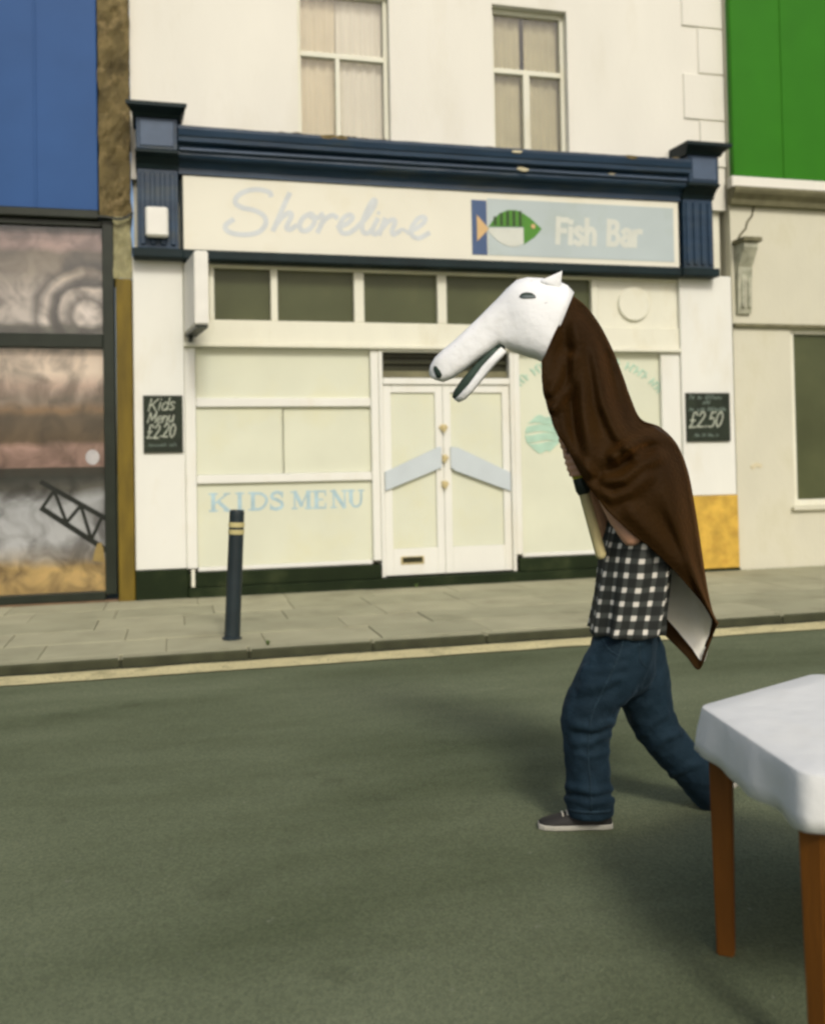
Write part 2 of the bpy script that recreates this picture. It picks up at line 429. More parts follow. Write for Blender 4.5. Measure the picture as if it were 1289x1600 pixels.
# hand-drawn letters: strokes in a 1-high box, (advance, [(smooth, points), ...])
GL = {
 'K': (0.72, [(0, [(0.05, 0), (0.05, 1)]), (0, [(0.6, 1), (0.08, 0.42)]), (0, [(0.22, 0.55), (0.65, 0)])]),
 'i': (0.3, [(0, [(0.12, 0), (0.12, 0.62)]), (0, [(0.12, 0.82), (0.12, 0.9)])]),
 'd': (0.58, [(1, [(0.45, 0.45), (0.25, 0.62), (0.05, 0.4), (0.08, 0.1), (0.28, 0.0), (0.45, 0.2)]), (0, [(0.47, 1), (0.46, 0)])]),
 's': (0.48, [(1, [(0.38, 0.55), (0.2, 0.64), (0.05, 0.5), (0.2, 0.34), (0.38, 0.2), (0.24, 0.0), (0.02, 0.08)])]),
 'M': (0.9, [(0, [(0.05, 0), (0.12, 1)]), (0, [(0.12, 1), (0.4, 0.25)]), (0, [(0.4, 0.25), (0.7, 1)]), (0, [(0.7, 1), (0.78, 0)])]),
 'e': (0.52, [(1, [(0.05, 0.32), (0.42, 0.36), (0.38, 0.6), (0.15, 0.6), (0.04, 0.3), (0.16, 0.02), (0.44, 0.1)])]),
 'n': (0.58, [(0, [(0.07, 0.64), (0.07, 0)]), (1, [(0.07, 0.4), (0.25, 0.62), (0.43, 0.5), (0.45, 0)])]),
 'u': (0.58, [(1, [(0.06, 0.62), (0.07, 0.15), (0.24, 0.0), (0.42, 0.18), (0.46, 0.62)]), (0, [(0.46, 0.62), (0.48, 0)])]),
 '£': (0.66, [(1, [(0.52, 0.8), (0.42, 0.98), (0.25, 0.95), (0.2, 0.7), (0.24, 0.3), (0.1, 0.02)]), (0, [(0.05, 0.02), (0.56, 0.04)]), (0, [(0.06, 0.48), (0.44, 0.48)])]),
 '2': (0.6, [(1, [(0.06, 0.76), (0.2, 0.98), (0.42, 0.92), (0.44, 0.66), (0.2, 0.28), (0.04, 0.02)]), (0, [(0.04, 0.02), (0.5, 0.02)])]),
 '5': (0.6, [(0, [(0.48, 0.98), (0.14, 0.98)]), (0, [(0.14, 0.98), (0.1, 0.55)]), (1, [(0.1, 0.55), (0.32, 0.62), (0.48, 0.4), (0.38, 0.06), (0.05, 0.06)])]),
 '0': (0.62, [(1, [(0.28, 1), (0.08, 0.75), (0.06, 0.3), (0.24, 0.0), (0.44, 0.22), (0.48, 0.7), (0.28, 1)])]),
 '.': (0.24, [(0, [(0.08, 0.02), (0.1, 0.08)])]),
 ' ': (0.45, []),
 'F': (0.56, [(0, [(0.1, 0), (0.1, 1)]), (0, [(0.1, 0.93), (0.52, 0.93)]), (0, [(0.1, 0.5), (0.44, 0.5)])]),
 'h': (0.58, [(0, [(0.09, 0), (0.09, 1)]), (1, [(0.09, 0.42), (0.26, 0.62), (0.44, 0.48), (0.45, 0)])]),
 'B': (0.68, [(0, [(0.1, 0), (0.1, 1)]), (1, [(0.1, 0.94), (0.42, 0.92), (0.48, 0.72), (0.36, 0.54), (0.1, 0.52)]), (1, [(0.1, 0.52), (0.42, 0.5), (0.54, 0.28), (0.42, 0.06), (0.1, 0.06)])]),
 'a': (0.56, [(1, [(0.08, 0.54), (0.24, 0.64), (0.42, 0.52), (0.42, 0)]), (1, [(0.42, 0.36), (0.2, 0.36), (0.06, 0.18), (0.2, 0.02), (0.42, 0.16)])]),
 'r': (0.44, [(0, [(0.09, 0), (0.09, 0.62)]), (1, [(0.09, 0.4), (0.22, 0.6), (0.4, 0.6)])]),
}

def write(bm, text, x, z, h, w, y0, y1, sx=1.0, slant=0.0, jit=0.0, rise=0.0):
    rnd = random.Random(text)
    x0 = x
    for ch in text:
        adv, st = GL[ch]
        dz = rnd.uniform(-jit, jit) * h + (x - x0) * rise
        for sm, pts in st:
            addribbon(bm, [(x + (px + slant * pz) * h * sx, z + dz + pz * h) for px, pz in pts], w, y0, y1, bool(sm))
        x += adv * h * sx
    return x

def scribble(bm, x0, x1, z, h, w, y0, y1, seed=0):
    rnd = random.Random(seed)
    x = x0
    pts = []
    k = 0
    while x < x1:
        pts.append((x, z + (h if k % 2 else 0) * rnd.uniform(0.4, 1)))
        x += h * rnd.uniform(0.28, 0.5)
        k += 1
        if rnd.random() < 0.14 and len(pts) > 2:
            addribbon(bm, pts, w, y0, y1); pts = []; x += h * 0.5
    if len(pts) > 2: addribbon(bm, pts, w, y0, y1)

# ================================================================== THE GROUND
ROAD_Z = -0.07
KERB_Y = -3.15
bm = bmesh.new()
v = [bm.verts.new(p) for p in ((-400, -400, ROAD_Z), (400, -400, ROAD_Z), (400, 400, ROAD_Z), (-400, 400, ROAD_Z))]
bm.faces.new(v)
road = tag(finish(bm, 'road', 'asphalt'), kind='structure')
# tar seams and cracks, laid 4 mm proud
def ground_line(name, pts, w, mat, z):
    bm = bmesh.new()
    P = [Vector((p[0], p[1], 0)) for p in crom([(a, b, 0) for a, b in pts], 14)]
    rr = []
    for i, p in enumerate(P):
        d = (P[min(i + 1, len(P) - 1)] - P[max(i - 1, 0)]).normalized()
        q = Vector((-d.y, d.x, 0)) * w * (0.5 + 0.35 * noise.noise(p * 9)) * (0.35 if i in (0, len(P) - 1) else 1)
        j = Vector((noise.noise(p * 7), noise.noise(p * 7 + Vector((4, 4, 4))), 0)) * 0.03
        rr.append((bm.verts.new((p.x + q.x + j.x, p.y + q.y + j.y, z)), bm.verts.new((p.x - q.x + j.x, p.y - q.y + j.y, z))))
    for i in range(len(rr) - 1): bm.faces.new((rr[i][0], rr[i + 1][0], rr[i + 1][1], rr[i][1]))
    return finish(bm, name, mat, road)
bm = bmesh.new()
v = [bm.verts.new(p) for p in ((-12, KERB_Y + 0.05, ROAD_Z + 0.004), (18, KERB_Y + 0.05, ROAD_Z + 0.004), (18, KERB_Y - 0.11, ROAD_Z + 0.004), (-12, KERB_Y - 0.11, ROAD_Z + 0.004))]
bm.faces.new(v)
finish(bm, 'gutter_shade', 'gutter_shade', road)  # flat strip with the kerb's shade painted in, beside the yellow line
# worn yellow line along the gutter
bm = bmesh.new()
rows = []
n = 260
for i in range(n + 1):
    x = -12 + 30 * i / n
    ja, jb = noise.noise((x * 3, 0, 0)) * 0.018, noise.noise((x * 3, 7, 0)) * 0.018
    c = -0.05 + 0.035 * max(0, -x) * 0
    rows.append((bm.verts.new((x, KERB_Y - 0.085 + ja, ROAD_Z + 0.008)), bm.verts.new((x, KERB_Y - 0.385 + jb, ROAD_Z + 0.008))))
for i in range(n):
    bm.faces.new((rows[i][0], rows[i + 1][0], rows[i + 1][1], rows[i][1]))
finish(bm, 'yellow_line', 'yellow', road)
pavement = tag(box('pavement', -12, 18, KERB_Y + 0.14, 0.1, ROAD_Z - 0.2, -0.012, 'joint', None, 0), kind='structure')
kerb = tag(empty('kerb', (0, KERB_Y, ROAD_Z)), kind='structure')
x = -12.0
while x < 18:
    L_ = random.uniform(0.86, 0.96)
    dz = random.uniform(-0.004, 0.004)
    ks = box('kerb_stone', x + 0.004, x + L_ - 0.004, KERB_Y + random.uniform(-0.004, 0.004), KERB_Y + 0.145, ROAD_Z - 0.1, dz, 'kerb', kerb, 0.012)
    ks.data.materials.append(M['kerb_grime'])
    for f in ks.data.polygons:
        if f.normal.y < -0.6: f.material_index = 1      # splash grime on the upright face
    x += L_
rowsz = [(KERB_Y + 0.15, 0.60), (KERB_Y + 0.755, 0.60), (KERB_Y + 1.36, 0.60), (KERB_Y + 1.965, 0.60), (KERB_Y + 2.57, 0.60)]
for r_, (y, d) in enumerate(rowsz):
    x = -5.0 + (0.43 if r_ % 2 else 0)
    while x < 11:
        w = random.choice((0.75, 0.9, 0.9))
        bm = bmesh.new()
        addbox(bm, x + 0.003, x + w - 0.003, y + 0.003, y + d - 0.001, -0.06, 0.0, 0.003)
        tx, ty, dz = random.uniform(-0.003, 0.003), random.uniform(-0.003, 0.003), random.uniform(-0.002, 0.002)
        for q in bm.verts: q.co.z += dz + tx * (q.co.x - x) + ty * (q.co.y - y)
        finish(bm, 'paving_slab', random.choice(('slab', 'slab', 'slab_b')), pavement)
        x += w

def weed(x, y, h, label, k=16):
    bm = bmesh.new()
    for i in range(k):
        a = random.uniform(0, 6.28); l_ = h * random.uniform(0.5, 1.0); b_ = random.uniform(0.3, 0.9); w = 0.004 + 0.004 * random.random()
        d = Vector((math.cos(a), math.sin(a), 0)); q = Vector((-d.y, d.x, 0)) * w
        p = [Vector((x, y, -0.005)) + d * 0.006, Vector((x, y, 0)) + d * l_ * b_ * 0.4 + Vector((0, 0, l_ * 0.6)), Vector((x, y, 0)) + d * l_ * b_ + Vector((0, 0, l_ * 0.85))]
        v_ = [bm.verts.new(p[0] - q), bm.verts.new(p[0] + q), bm.verts.new(p[1] + q * 1.5), bm.verts.new(p[1] - q * 1.5), bm.verts.new(p[2])]
        bm.faces.new(v_[:4]); bm.faces.new((v_[3], v_[2], v_[4]))
    o = finish(bm, 'weed', 'weed')
    for f in o.data.polygons: f.use_smooth = False
    tag(o, label, 'weed', 'weeds in the kerb joints')
weed(0.70, KERB_Y + 0.148, 0.05, 'tiny green weed in the kerb joint just right of the bollard')
weed(2.62, -0.07, 0.06, 'tiny green weed at the foot of the step below the double door')

# ================================================================== THE SHOP
shop = tag(empty('shop_building', (3.1, 0, 0)), 'white shop front with navy cornice, boarded windows and double door', 'building')
XL, XR = -0.37, 6.70            # shop extents along the street
ZC = 4.95                       # top of cornice
# upper storey wall with two window openings
W1, W2 = (1.42, 2.47), (3.71, 4.65)
ZT = 8.6
boxes('upper_wall', [(XL, W1[0], 0.12, 4, ZC - 0.5, ZT), (W1[1], W2[0], 0.12, 4, ZC - 0.5, ZT), (W2[1], XR + 0.03, 0.12, 4, ZC - 0.5, ZT),
                     (W1[0], W1[1], 0.12, 4, 6.75, ZT), (W2[0], W2[1], 0.12, 4, 6.75, ZT), (W1[0], W1[1], 0.12, 4, ZC - 0.5, ZC - 0.02), (W2[0], W2[1], 0.12, 4, ZC - 0.5, ZC - 0.02)],
      'upper_white', shop, 0)
def upper_window(x0, x1, blinds, bars):
    f = boxes('sash_window', [(x0, x0 + 0.05, 0.22, 0.30, ZC - 0.02, 6.75), (x1 - 0.05, x1, 0.22, 0.30, ZC - 0.02, 6.75),
                              (x0 + 0.05, x1 - 0.05, 0.22, 0.30, 5.98, 6.04), (x0 + 0.05, x1 - 0.05, 0.22, 0.30, 6.69, 6.75)] +
              [(a, b, 0.215, 0.305, ZC - 0.02, 5.98) for a, b in bars], 'cream', shop, 0.004)
    box('pane', x0 + 0.05, x1 - 0.05, 0.262, 0.266, ZC - 0.02, 6.69, 'glass', f, 0)
    for a, b, m_ in blinds:
        bm = bmesh.new()
        k = int((b - a) / 0.02)
        rr = []
        for i in range(k + 1):
            xx = a + (b - a) * i / k
            yy = 0.34 + 0.014 * math.sin(i * 1.1) + 0.01 * noise.noise((xx * 6, 0, 0))
            rr.append((bm.verts.new((xx, yy, ZC - 0.1)), bm.verts.new((xx, yy, 6.9))))
        for i in range(k): bm.faces.new((rr[i][0], rr[i + 1][0], rr[i + 1][1], rr[i][1]))
        finish(bm, 'curtain', m_, f, True)
    return f
upper_window(*W1, [(1.47, 1.88, 'blind'), (1.89, 2.42, 'blind_pale')], [(1.86, 1.91)])
upper_window(*W2, [(3.76, 4.13, 'sage'), (4.18, 4.60, 'sage')], [(4.12, 4.20)])
# quoins at the corner
for i in range(6):
    z = 4.98 + i * 0.58
    w = 0.55 if i % 2 else 0.34
    box('quoin', XR + 0.03 - w, XR + 0.036, 0.10, 0.2, z + 0.008, z + 0.572, 'upper_white', shop, 0.006)
# ground floor core
box('core_wall', XL + 0.02, XR - 0.02, 0.20, 4, 0, ZC - 0.5, 'cream', shop, 0)
# white pilasters below the fascia
PL = (-0.365, 0.15)
PR = (5.99, 6.70)
box('pilaster', PL[0], PL[1], 0.0, 0.2, 0.31, 3.60, 'white', shop, 0.008)
box('pilaster_plinth', PL[0] - 0.004, PL[1] + 0.01, -0.025, 0.2, -0.03, 0.307, 'black', shop, 0.008)
box('pilaster', PR[0], PR[1], 0.0, 0.2, 0.92, 3.60, 'white', shop, 0.008)
ob = box('pilaster_plinth', PR[0] + 0.0, PR[1] + 0.012, -0.012, 0.2, 0.03, 0.917, 'orange_base', shop, 0.01)
tag(ob, 'ochre yellow plinth')
box('pilaster_foot', PR[0] + 0.0, PR[1] + 0.016, -0.02, 0.2, -0.03, 0.028, 'black', shop, 0.004)
# fascia consoles in navy paint
def console(x0, x1, fluted):
    s = 0.03
    boxes('console_base', [(x0 - 0.02, x1 + 0.02, -0.17, 0.12, 3.56, 3.66)], 'navy_dark', shop, 0.012)
    g = []
    c = box('console_shaft', x0 + s, x1 - s, -0.115, 0.12, 3.663, 4.50, 'navy', shop, 0.006)
    k = 4
    w = (x1 - x0 - 2 * s - 0.06) / (2 * k - 1)
    for i in range(k):
        a = x0 + s + 0.03 + i * 2 * w
        box('flute', a, a + w, -0.138, -0.117, 3.70, 4.46, 'navy', c, 0.008)
    # neck that steps out to the block
    bm = bmesh.new()
    prof = [(0.12, 4.503), (-0.125, 4.503), (-0.14, 4.55), (-0.20, 4.60), (-0.27, 4.63), (-0.27, 4.655), (0.12, 4.655)]
    a = [bm.verts.new((x0 + s * 0.6, y, z)) for y, z in prof]
    b = [bm.verts.new((x1 - s * 0.6, y, z)) for y, z in prof]
    bm.faces.new(a); bm.faces.new(b[::-1])
    for i in range(len(prof)): bm.faces.new((a[i], b[i], b[(i + 1) % len(prof)], a[(i + 1) % len(prof)]))
    finish(bm, 'console_neck', 'navy_dark', shop)
    bl = box('console_block', x0 + s, x1 - s, -0.27, 0.12, 4.658, 4.985, 'navy', shop, 0.008)
    box('block_panel', x0 + s + 0.04, x1 - s - 0.04, -0.282, -0.268, 4.69, 4.955, 'navy_light', bl, 0.006)
    bm = bmesh.new()
    prof = [(0.12, 4.988), (-0.28, 4.988), (-0.30, 5.02), (-0.37, 5.05), (-0.42, 5.06), (-0.42, 5.10), (0.12, 5.16)]
    for e, (xa, xb) in enumerate(((x0, x1),)):
        ra = []
        for y, z in prof:
            ex = max(0.0, -0.28 - y) * 0.42
            ra.append((bm.verts.new((xa - ex - 0.005, y, z)), bm.verts.new((xb + ex + 0.005, y, z))))
        bm.faces.new([r[0] for r in ra]); bm.faces.new([r[1] for r in ra][::-1])
        for i in range(len(prof)):
            j = (i + 1) % len(prof)
            bm.faces.new((ra[i][0], ra[i][1], ra[j][1], ra[j][0]))
    finish(bm, 'console_cap', 'navy_dark', shop)
console(-0.335, 0.14, True)
console(5.97, 6.43, True)
# cornice between the consoles
bm = bmesh.new()
prof = [(0.12, 4.47), (-0.10, 4.47), (-0.10, 4.53), (-0.13, 4.595), (-0.225, 4.61), (-0.24, 4.635), (-0.235, 4.66), (-0.255, 4.675), (-0.265, 4.70),
        (-0.25, 4.735), (-0.33, 4.745), (-0.335, 4.79), (-0.35, 4.80), (-0.365, 4.86), (-0.365, 4.895), (0.12, 4.945)]
n = 80
rr = []
for i in range(n + 1):
    x = 0.115 + (5.985 - 0.115) * i / n
    sag = 0.012 * math.sin(math.pi * i / n) * -1
    rr.append([bm.verts.new((x, y + 0.004 * noise.noise((x * 4, y * 9, z)), z + sag + (0.004 * noise.noise((x * 5, y * 9, z * 3)) if z > 4.5 else 0))) for y, z in prof])
for i in range(n):
    for j in range(len(prof)):
        k = (j + 1) % len(prof)
        bm.faces.new((rr[i][j], rr[i][k], rr[i + 1][k], rr[i + 1][j]))
bm.faces.new(rr[0]); bm.faces.new(rr[-1][::-1])
cornice = finish(bm, 'cornice', 'navy', shop)
box('cornice_band', 0.13, 5.98, -0.276, -0.255, 4.668, 4.694, 'navy_light', cornice, 0.004)
for (x, z, y, w, h) in ((3.90, 4.685, -0.283, 0.17, 0.055), (3.80, 4.85, -0.372, 0.14, 0.035), (5.0, 4.69, -0.281, 0.10, 0.02)):
    pts = []
    for i in range(11):
        a = 2 * math.pi * i / 11
        q = random.uniform(0.65, 1.0)
        pts.append((x + w / 2 * q * math.cos(a), z + h / 2 * q * math.sin(a)))
    prism('paint_chip', pts, y, y + 0.02, 'chip', cornice)
# weather strip of moss and dirt on top of the cornice
for i in range(34):
    x = random.uniform(0.2, 5.8)
    pts = [(x + 0.10 * math.cos(a) * random.uniform(0.5, 1.2), 4.878 + 0.028 * math.sin(a) * random.uniform(0.5, 1.3)) for a in [2 * math.pi * k / 8 for k in range(8)]]
    prism('moss_clump', pts, -0.371 + random.uniform(0, 0.1), -0.2, 'stone', cornice)
# lower fascia moulding
boxes('fascia_moulding', [(0.13, 5.985, -0.135, 0.12, 3.56, 3.665)], 'navy_dark', shop, 0.014)
box('fascia_back', 0.13, 5.985, -0.03, 0.12, 3.667, 4.468, 'navy_dark', shop, 0)

# ---- shop front joinery
zt0, zt1 = 2.955, 3.52          # transom lights
bars = [0.45, 1.115, 2.055, 3.015, 3.98, 4.90]
wid = [0.05, 0.075, 0.115, 0.11, 0.09, 0.08]
fr = [(0.15, 5.99, 0.03, 0.2, 2.70, 2.953), (0.15, 5.99, 0.035, 0.2, 3.522, 3.56)]
for b_, w in zip(bars, wid): fr.append((b_ - w / 2, b_ + w / 2, 0.045, 0.2, 2.955, 3.520))
transom = boxes('transom_frame', fr, 'cream', shop, 0.007)
for i in range(5):
    box('pane', bars[i] + wid[i] / 2 + 0.002, bars[i + 1] - wid[i + 1] / 2 - 0.002, 0.115, 0.13, zt0, zt1, 'olive_pane', transom, 0)
box('transom_panel', 0.152, bars[0] - 0.027, 0.06, 0.2, zt0, zt1, 'cream', transom, 0.004)
tp = box('transom_panel', bars[5] + 0.042, 5.988, 0.055, 0.2, zt0, zt1, 'cream', transom, 0.004)
def disc_mesh(name, x, z, r, y0, y1, mat, parent, k=40, dome=0.0):
    bm = bmesh.new()
    rings = [(r, y1), (r, y0 + 0.01), (r * 0.94, y0)]
    rows_ = [[bm.verts.new((x + q * math.cos(2 * math.pi * i / k), y, z + q * math.sin(2 * math.pi * i / k))) for i in range(k)] for q, y in rings]
    for a, b in zip(rows_, rows_[1:]):
        for i in range(k): bm.faces.new((a[i], a[(i + 1) % k], b[(i + 1) % k], b[i]))
    bm.faces.new(rows_[-1]); bm.faces.new(rows_[0][::-1])
    return finish(bm, name, mat, parent)
disc_mesh('vent_cover', 5.40, 3.235, 0.205, 0.02, 0.06, 'cream', transom)
box('transom_sill', 0.15, 5.99, -0.02, 0.03, 2.655, 2.70, 'cream', shop, 0.008)

# left shop window: boarded, with glazing bars still in place
lf = boxes('window_frame', [(0.152, 0.265, 0.03, 0.2, 0.30, 2.653), (2.165, 2.255, 0.03, 0.2, 0.30, 2.653), (0.267, 2.163, 0.04, 0.2, 2.015, 2.115),
                            (0.267, 2.163, 0.04, 0.2, 1.195, 1.290), (0.267, 2.163, 0.06, 0.2, 0.262, 0.310)], 'white', shop, 0.008)
tag(lf, 'white frame of the boarded left shop window')
box('window_board', 0.267, 2.163, 0.085, 0.12, 2.117, 2.65, 'board', lf, 0.003)
box('window_board', 0.267, 1.182, 0.080, 0.12, 1.292, 2.013, 'board', lf, 0.004)
box('window_board', 1.198, 2.163, 0.088, 0.12, 1.292, 2.013, 'board', lf, 0.004)
box('board_cover_strip', 1.170, 1.186, 0.070, 0.10, 1.292, 2.013, 'board', lf, 0.003)
box('window_board', 0.267, 2.163, 0.083, 0.12, 0.312, 1.193, 'board', lf, 0.003)
bm = bmesh.new()
y0, y1 = 0.0815, 0.0845
def serif_letter(bm, strokes):
    for (xa, za, xb, zb, w) in strokes: addribbon(bm, [(xa, za), (xb, zb)], w, y0, y1, False)
zb, zt = 0.905, 1.085
T, t_, s_ = 0.042, 0.018, 0.017
def ser(x, z, w=0.085): return (x - w / 2, z, x + w / 2, z, s_)
x = 0.435
serif_letter(bm, [(x, zb, x, zt, T), ser(x, zb), ser(x, zt), (x + 0.15, zt, x + 0.02, zb + 0.08, t_), (x + 0.05, zb + 0.1, x + 0.155, zb, T * 0.9), ser(x + 0.155, zb), ser(x + 0.145, zt, 0.06)])
x = 0.715
serif_letter(bm, [(x, zb, x, zt, T), ser(x, zb), ser(x, zt)])
x = 0.855
serif_letter(bm, [(x, zb, x, zt, T), ser(x - 0.01, zb, 0.07), ser(x - 0.01, zt, 0.07)])
addribbon(bm, [(x, zt - 0.005), (x + 0.09, zt - 0.01), (x + 0.145, zb + 0.12), (x + 0.135, zb + 0.06), (x + 0.08, zb + 0.008), (x, zb + 0.005)], 0.028, y0, y1)
addribbon(bm, [(1.165, zt - 0.02), (1.12, zt + 0.003), (1.065, zt - 0.02), (1.065, zt - 0.06), (1.115, zb + 0.10), (1.165, zb + 0.065), (1.16, zb + 0.02), (1.10, zb), (1.05, zb + 0.02)], 0.034, y0, y1)
serif_letter(bm, [(1.172, zt + 0.008, 1.172, zt - 0.055, 0.014), (1.046, zb - 0.003, 1.046, zb + 0.055, 0.014)])
x = 1.305
serif_letter(bm, [(x, zb, x, zt, t_), (x + 0.005, zt, x + 0.075, zb + 0.03, T), (x + 0.075, zb + 0.03, x + 0.145, zt, t_), (x + 0.152, zb, x + 0.152, zt, T), ser(x, zb, 0.06), ser(x + 0.152, zb, 0.08), ser(x - 0.01, zt, 0.06), ser(x + 0.16, zt, 0.06)])
x = 1.545
serif_letter(bm, [(x, zb, x, zt, T), (x - 0.03, zb, x + 0.10, zb, s_ + 0.004), (x - 0.03, zt, x + 0.10, zt, s_ + 0.004), (x, (zb + zt) / 2, x + 0.07, (zb + zt) / 2, t_), (x + 0.1, zb, x + 0.1, zb + 0.05, 0.014), (x + 0.1, zt, x + 0.1, zt - 0.045, 0.014)])
x = 1.735
serif_letter(bm, [(x, zb, x, zt, t_), (x, zt, x + 0.12, zb, T), (x + 0.125, zb, x + 0.125, zt, t_), ser(x, zb, 0.06), ser(x - 0.005, zt, 0.06), ser(x + 0.125, zt, 0.06)])
x = 1.93
serif_letter(bm, [(x, zb + 0.055, x, zt, T), ser(x, zt, 0.08), ser(x + 0.115, zt, 0.06)])
addribbon(bm, [(x, zb + 0.06), (x + 0.025, zb + 0.012), (x + 0.07, zb + 0.004), (x + 0.11, zb + 0.05), (x + 0.115, zt)], 0.024, y0, y1)
finish(bm, 'painted_lettering', 'kids', lf)

# right shop window
rf = boxes('window_frame', [(3.845, 3.925, 0.03, 0.2, 0.30, 2.653), (5.735, 5.988, 0.03, 0.2, 0.30, 2.653), (3.927, 5.733, 0.06, 0.2, 0.262, 0.310)], 'white', shop, 0.008)
box('window_board', 3.927, 5.733, 0.085, 0.12, 0.312, 2.65, 'board', rf, 0.003)
# round mint motif with paler bands and an arc of small marks above it
bm = bmesh.new()
cx_, cz_, r0 = 4.22, 1.69, 0.225
for k, (za, zb2) in enumerate(((-0.21, -0.10), (-0.085, 0.0), (0.02, 0.10), (0.12, 0.21))):
    top = []
    bot = []
    for i in range(13):
        t = -1 + 2 * i / 12
        xa = math.sqrt(max(0, r0 ** 2 - za ** 2)); xb = math.sqrt(max(0, r0 ** 2 - zb2 ** 2))
        bot.append((cx_ + t * xa, cz_ + za + 0.015 * math.sin(t * 3 + k)))
        top.append((cx_ + t * xb, cz_ + zb2 + 0.015 * math.sin(t * 3 + k)))
    addprism(bm, bot + top[::-1], 0.078, 0.086)
finish(bm, 'round_motif', 'mint', rf)
bm = bmesh.new()
for i in range(34):
    a = math.pi * (0.86 - 0.72 * i / 33)
    if i % 6 == 5: continue
    c = Vector((4.80 + 1.0 * math.cos(a), 1.92 + 0.62 * math.sin(a)))
    d = Vector((math.cos(a), math.sin(a)))
    h = 0.085
    addribbon(bm, [(c.x, c.y), (c.x + d.x * h, c.y + d.y * h)], 0.022, 0.078, 0.086, False)
    if i % 2: addribbon(bm, [(c.x + d.x * h, c.y + d.y * h), (c.x + d.x * h + d.y * 0.035, c.y + d.y * h - d.x * 0.035)], 0.018, 0.0775, 0.086, False)
    else: addribbon(bm, [(c.x + d.x * h * .5, c.y + d.y * h * .5), (c.x + d.x * h * .5 + d.y * 0.035, c.y + d.y * h * .5 - d.x * 0.035)], 0.018, 0.0775, 0.086, False)
tag(finish(bm, 'arched_lettering', 'mint', rf), kind='stuff')

# black stall riser and door step
for xa, xb in ((0.162, 2.24), (3.86, 5.988)): box('stall_riser', xa, xb, -0.015, 0.2, 0.11, 0.26, 'black', shop, 0.006)
boxes('step', [(0.162, 5.988, -0.05, 0.2, -0.03, 0.107)], 'black', shop, 0.01)

# double door with fanlight
fan = boxes('door_frame', [(2.257, 2.30, 0.02, 0.2, 0.112, 2.653), (3.80, 3.843, 0.02, 0.2, 0.112, 2.653), (2.302, 3.798, 0.02, 0.2, 2.262, 2.335), (2.302, 3.798, 0.02, 0.2, 2.628, 2.653)], 'white', shop, 0.006)
box('fanlight', 2.302, 3.798, 0.13, 0.15, 2.337, 2.626, 'dark_pane', fan, 0)
for i, (za, zb2) in enumerate(((2.345, 2.42), (2.50, 2.53), (2.575, 2.60))):
    bm = bmesh.new()
    addbox(bm, 2.304, 3.796, 0.09, 0.105, za, zb2, 0.003)
    finish(bm, 'grille_slat', 'lead' if i == 0 else 'dark_pane', fan)
def leaf(x0, x1, inner):
    d = boxes('door_leaf', [(x0, x0 + 0.09, 0.045, 0.1, 0.125, 2.258), (x1 - 0.09, x1, 0.045, 0.1, 0.125, 2.258), (x0 + 0.09, x1 - 0.09, 0.045, 0.1, 0.125, 0.42), (x0 + 0.09, x1 - 0.09, 0.045, 0.1, 2.17, 2.258)], 'white', shop, 0.005)
    box('door_panel', x0 + 0.092, x1 - 0.092, 0.068, 0.09, 0.422, 2.168, 'board', d, 0.002)
    return d
dl = leaf(2.304, 2.994, 1)
dr = leaf(2.998, 3.796, -1)
prism('push_board', [(2.31, 1.075), (2.31, 1.285), (2.93, 1.555), (2.965, 1.555), (2.965, 1.315), (2.93, 1.31)], 0.018, 0.043, 'push', dl)
prism('push_board', [(3.785, 1.035), (3.785, 1.25), (3.16, 1.545), (3.075, 1.555), (3.075, 1.32), (3.13, 1.28)], 0.018, 0.043, 'push', dr)
boxes('letter_plate', [(2.475, 2.745, 0.035, 0.046, 0.245, 0.335)], 'brass', dl, 0.004)
boxes('letter_slot', [(2.495, 2.725, 0.030, 0.036, 0.265, 0.325)], 'dark_pane', dl, 0.002)
for z in (1.775, 1.43, 1.135):
    bm = bmesh.new()
    addbox(bm, 2.965, 3.030, 0.012, 0.044, z - 0.035, z + 0.035, 0.006)
    addbox(bm, 2.982, 3.012, -0.004, 0.012, z - 0.055, z + 0.012, 0.004)
    addbox(bm, 2.945 if z > 1.7 else 2.99, 3.05, 0.028, 0.043, z - 0.012, z + 0.016, 0.004)
    finish(bm, 'brass_lock', 'brass', dl)
# small white downpipe stub at the foot of the left frame
box('frame_foot', 0.195, 0.232, -0.055, -0.016, 0.115, 0.30, 'cream', shop, 0.006)

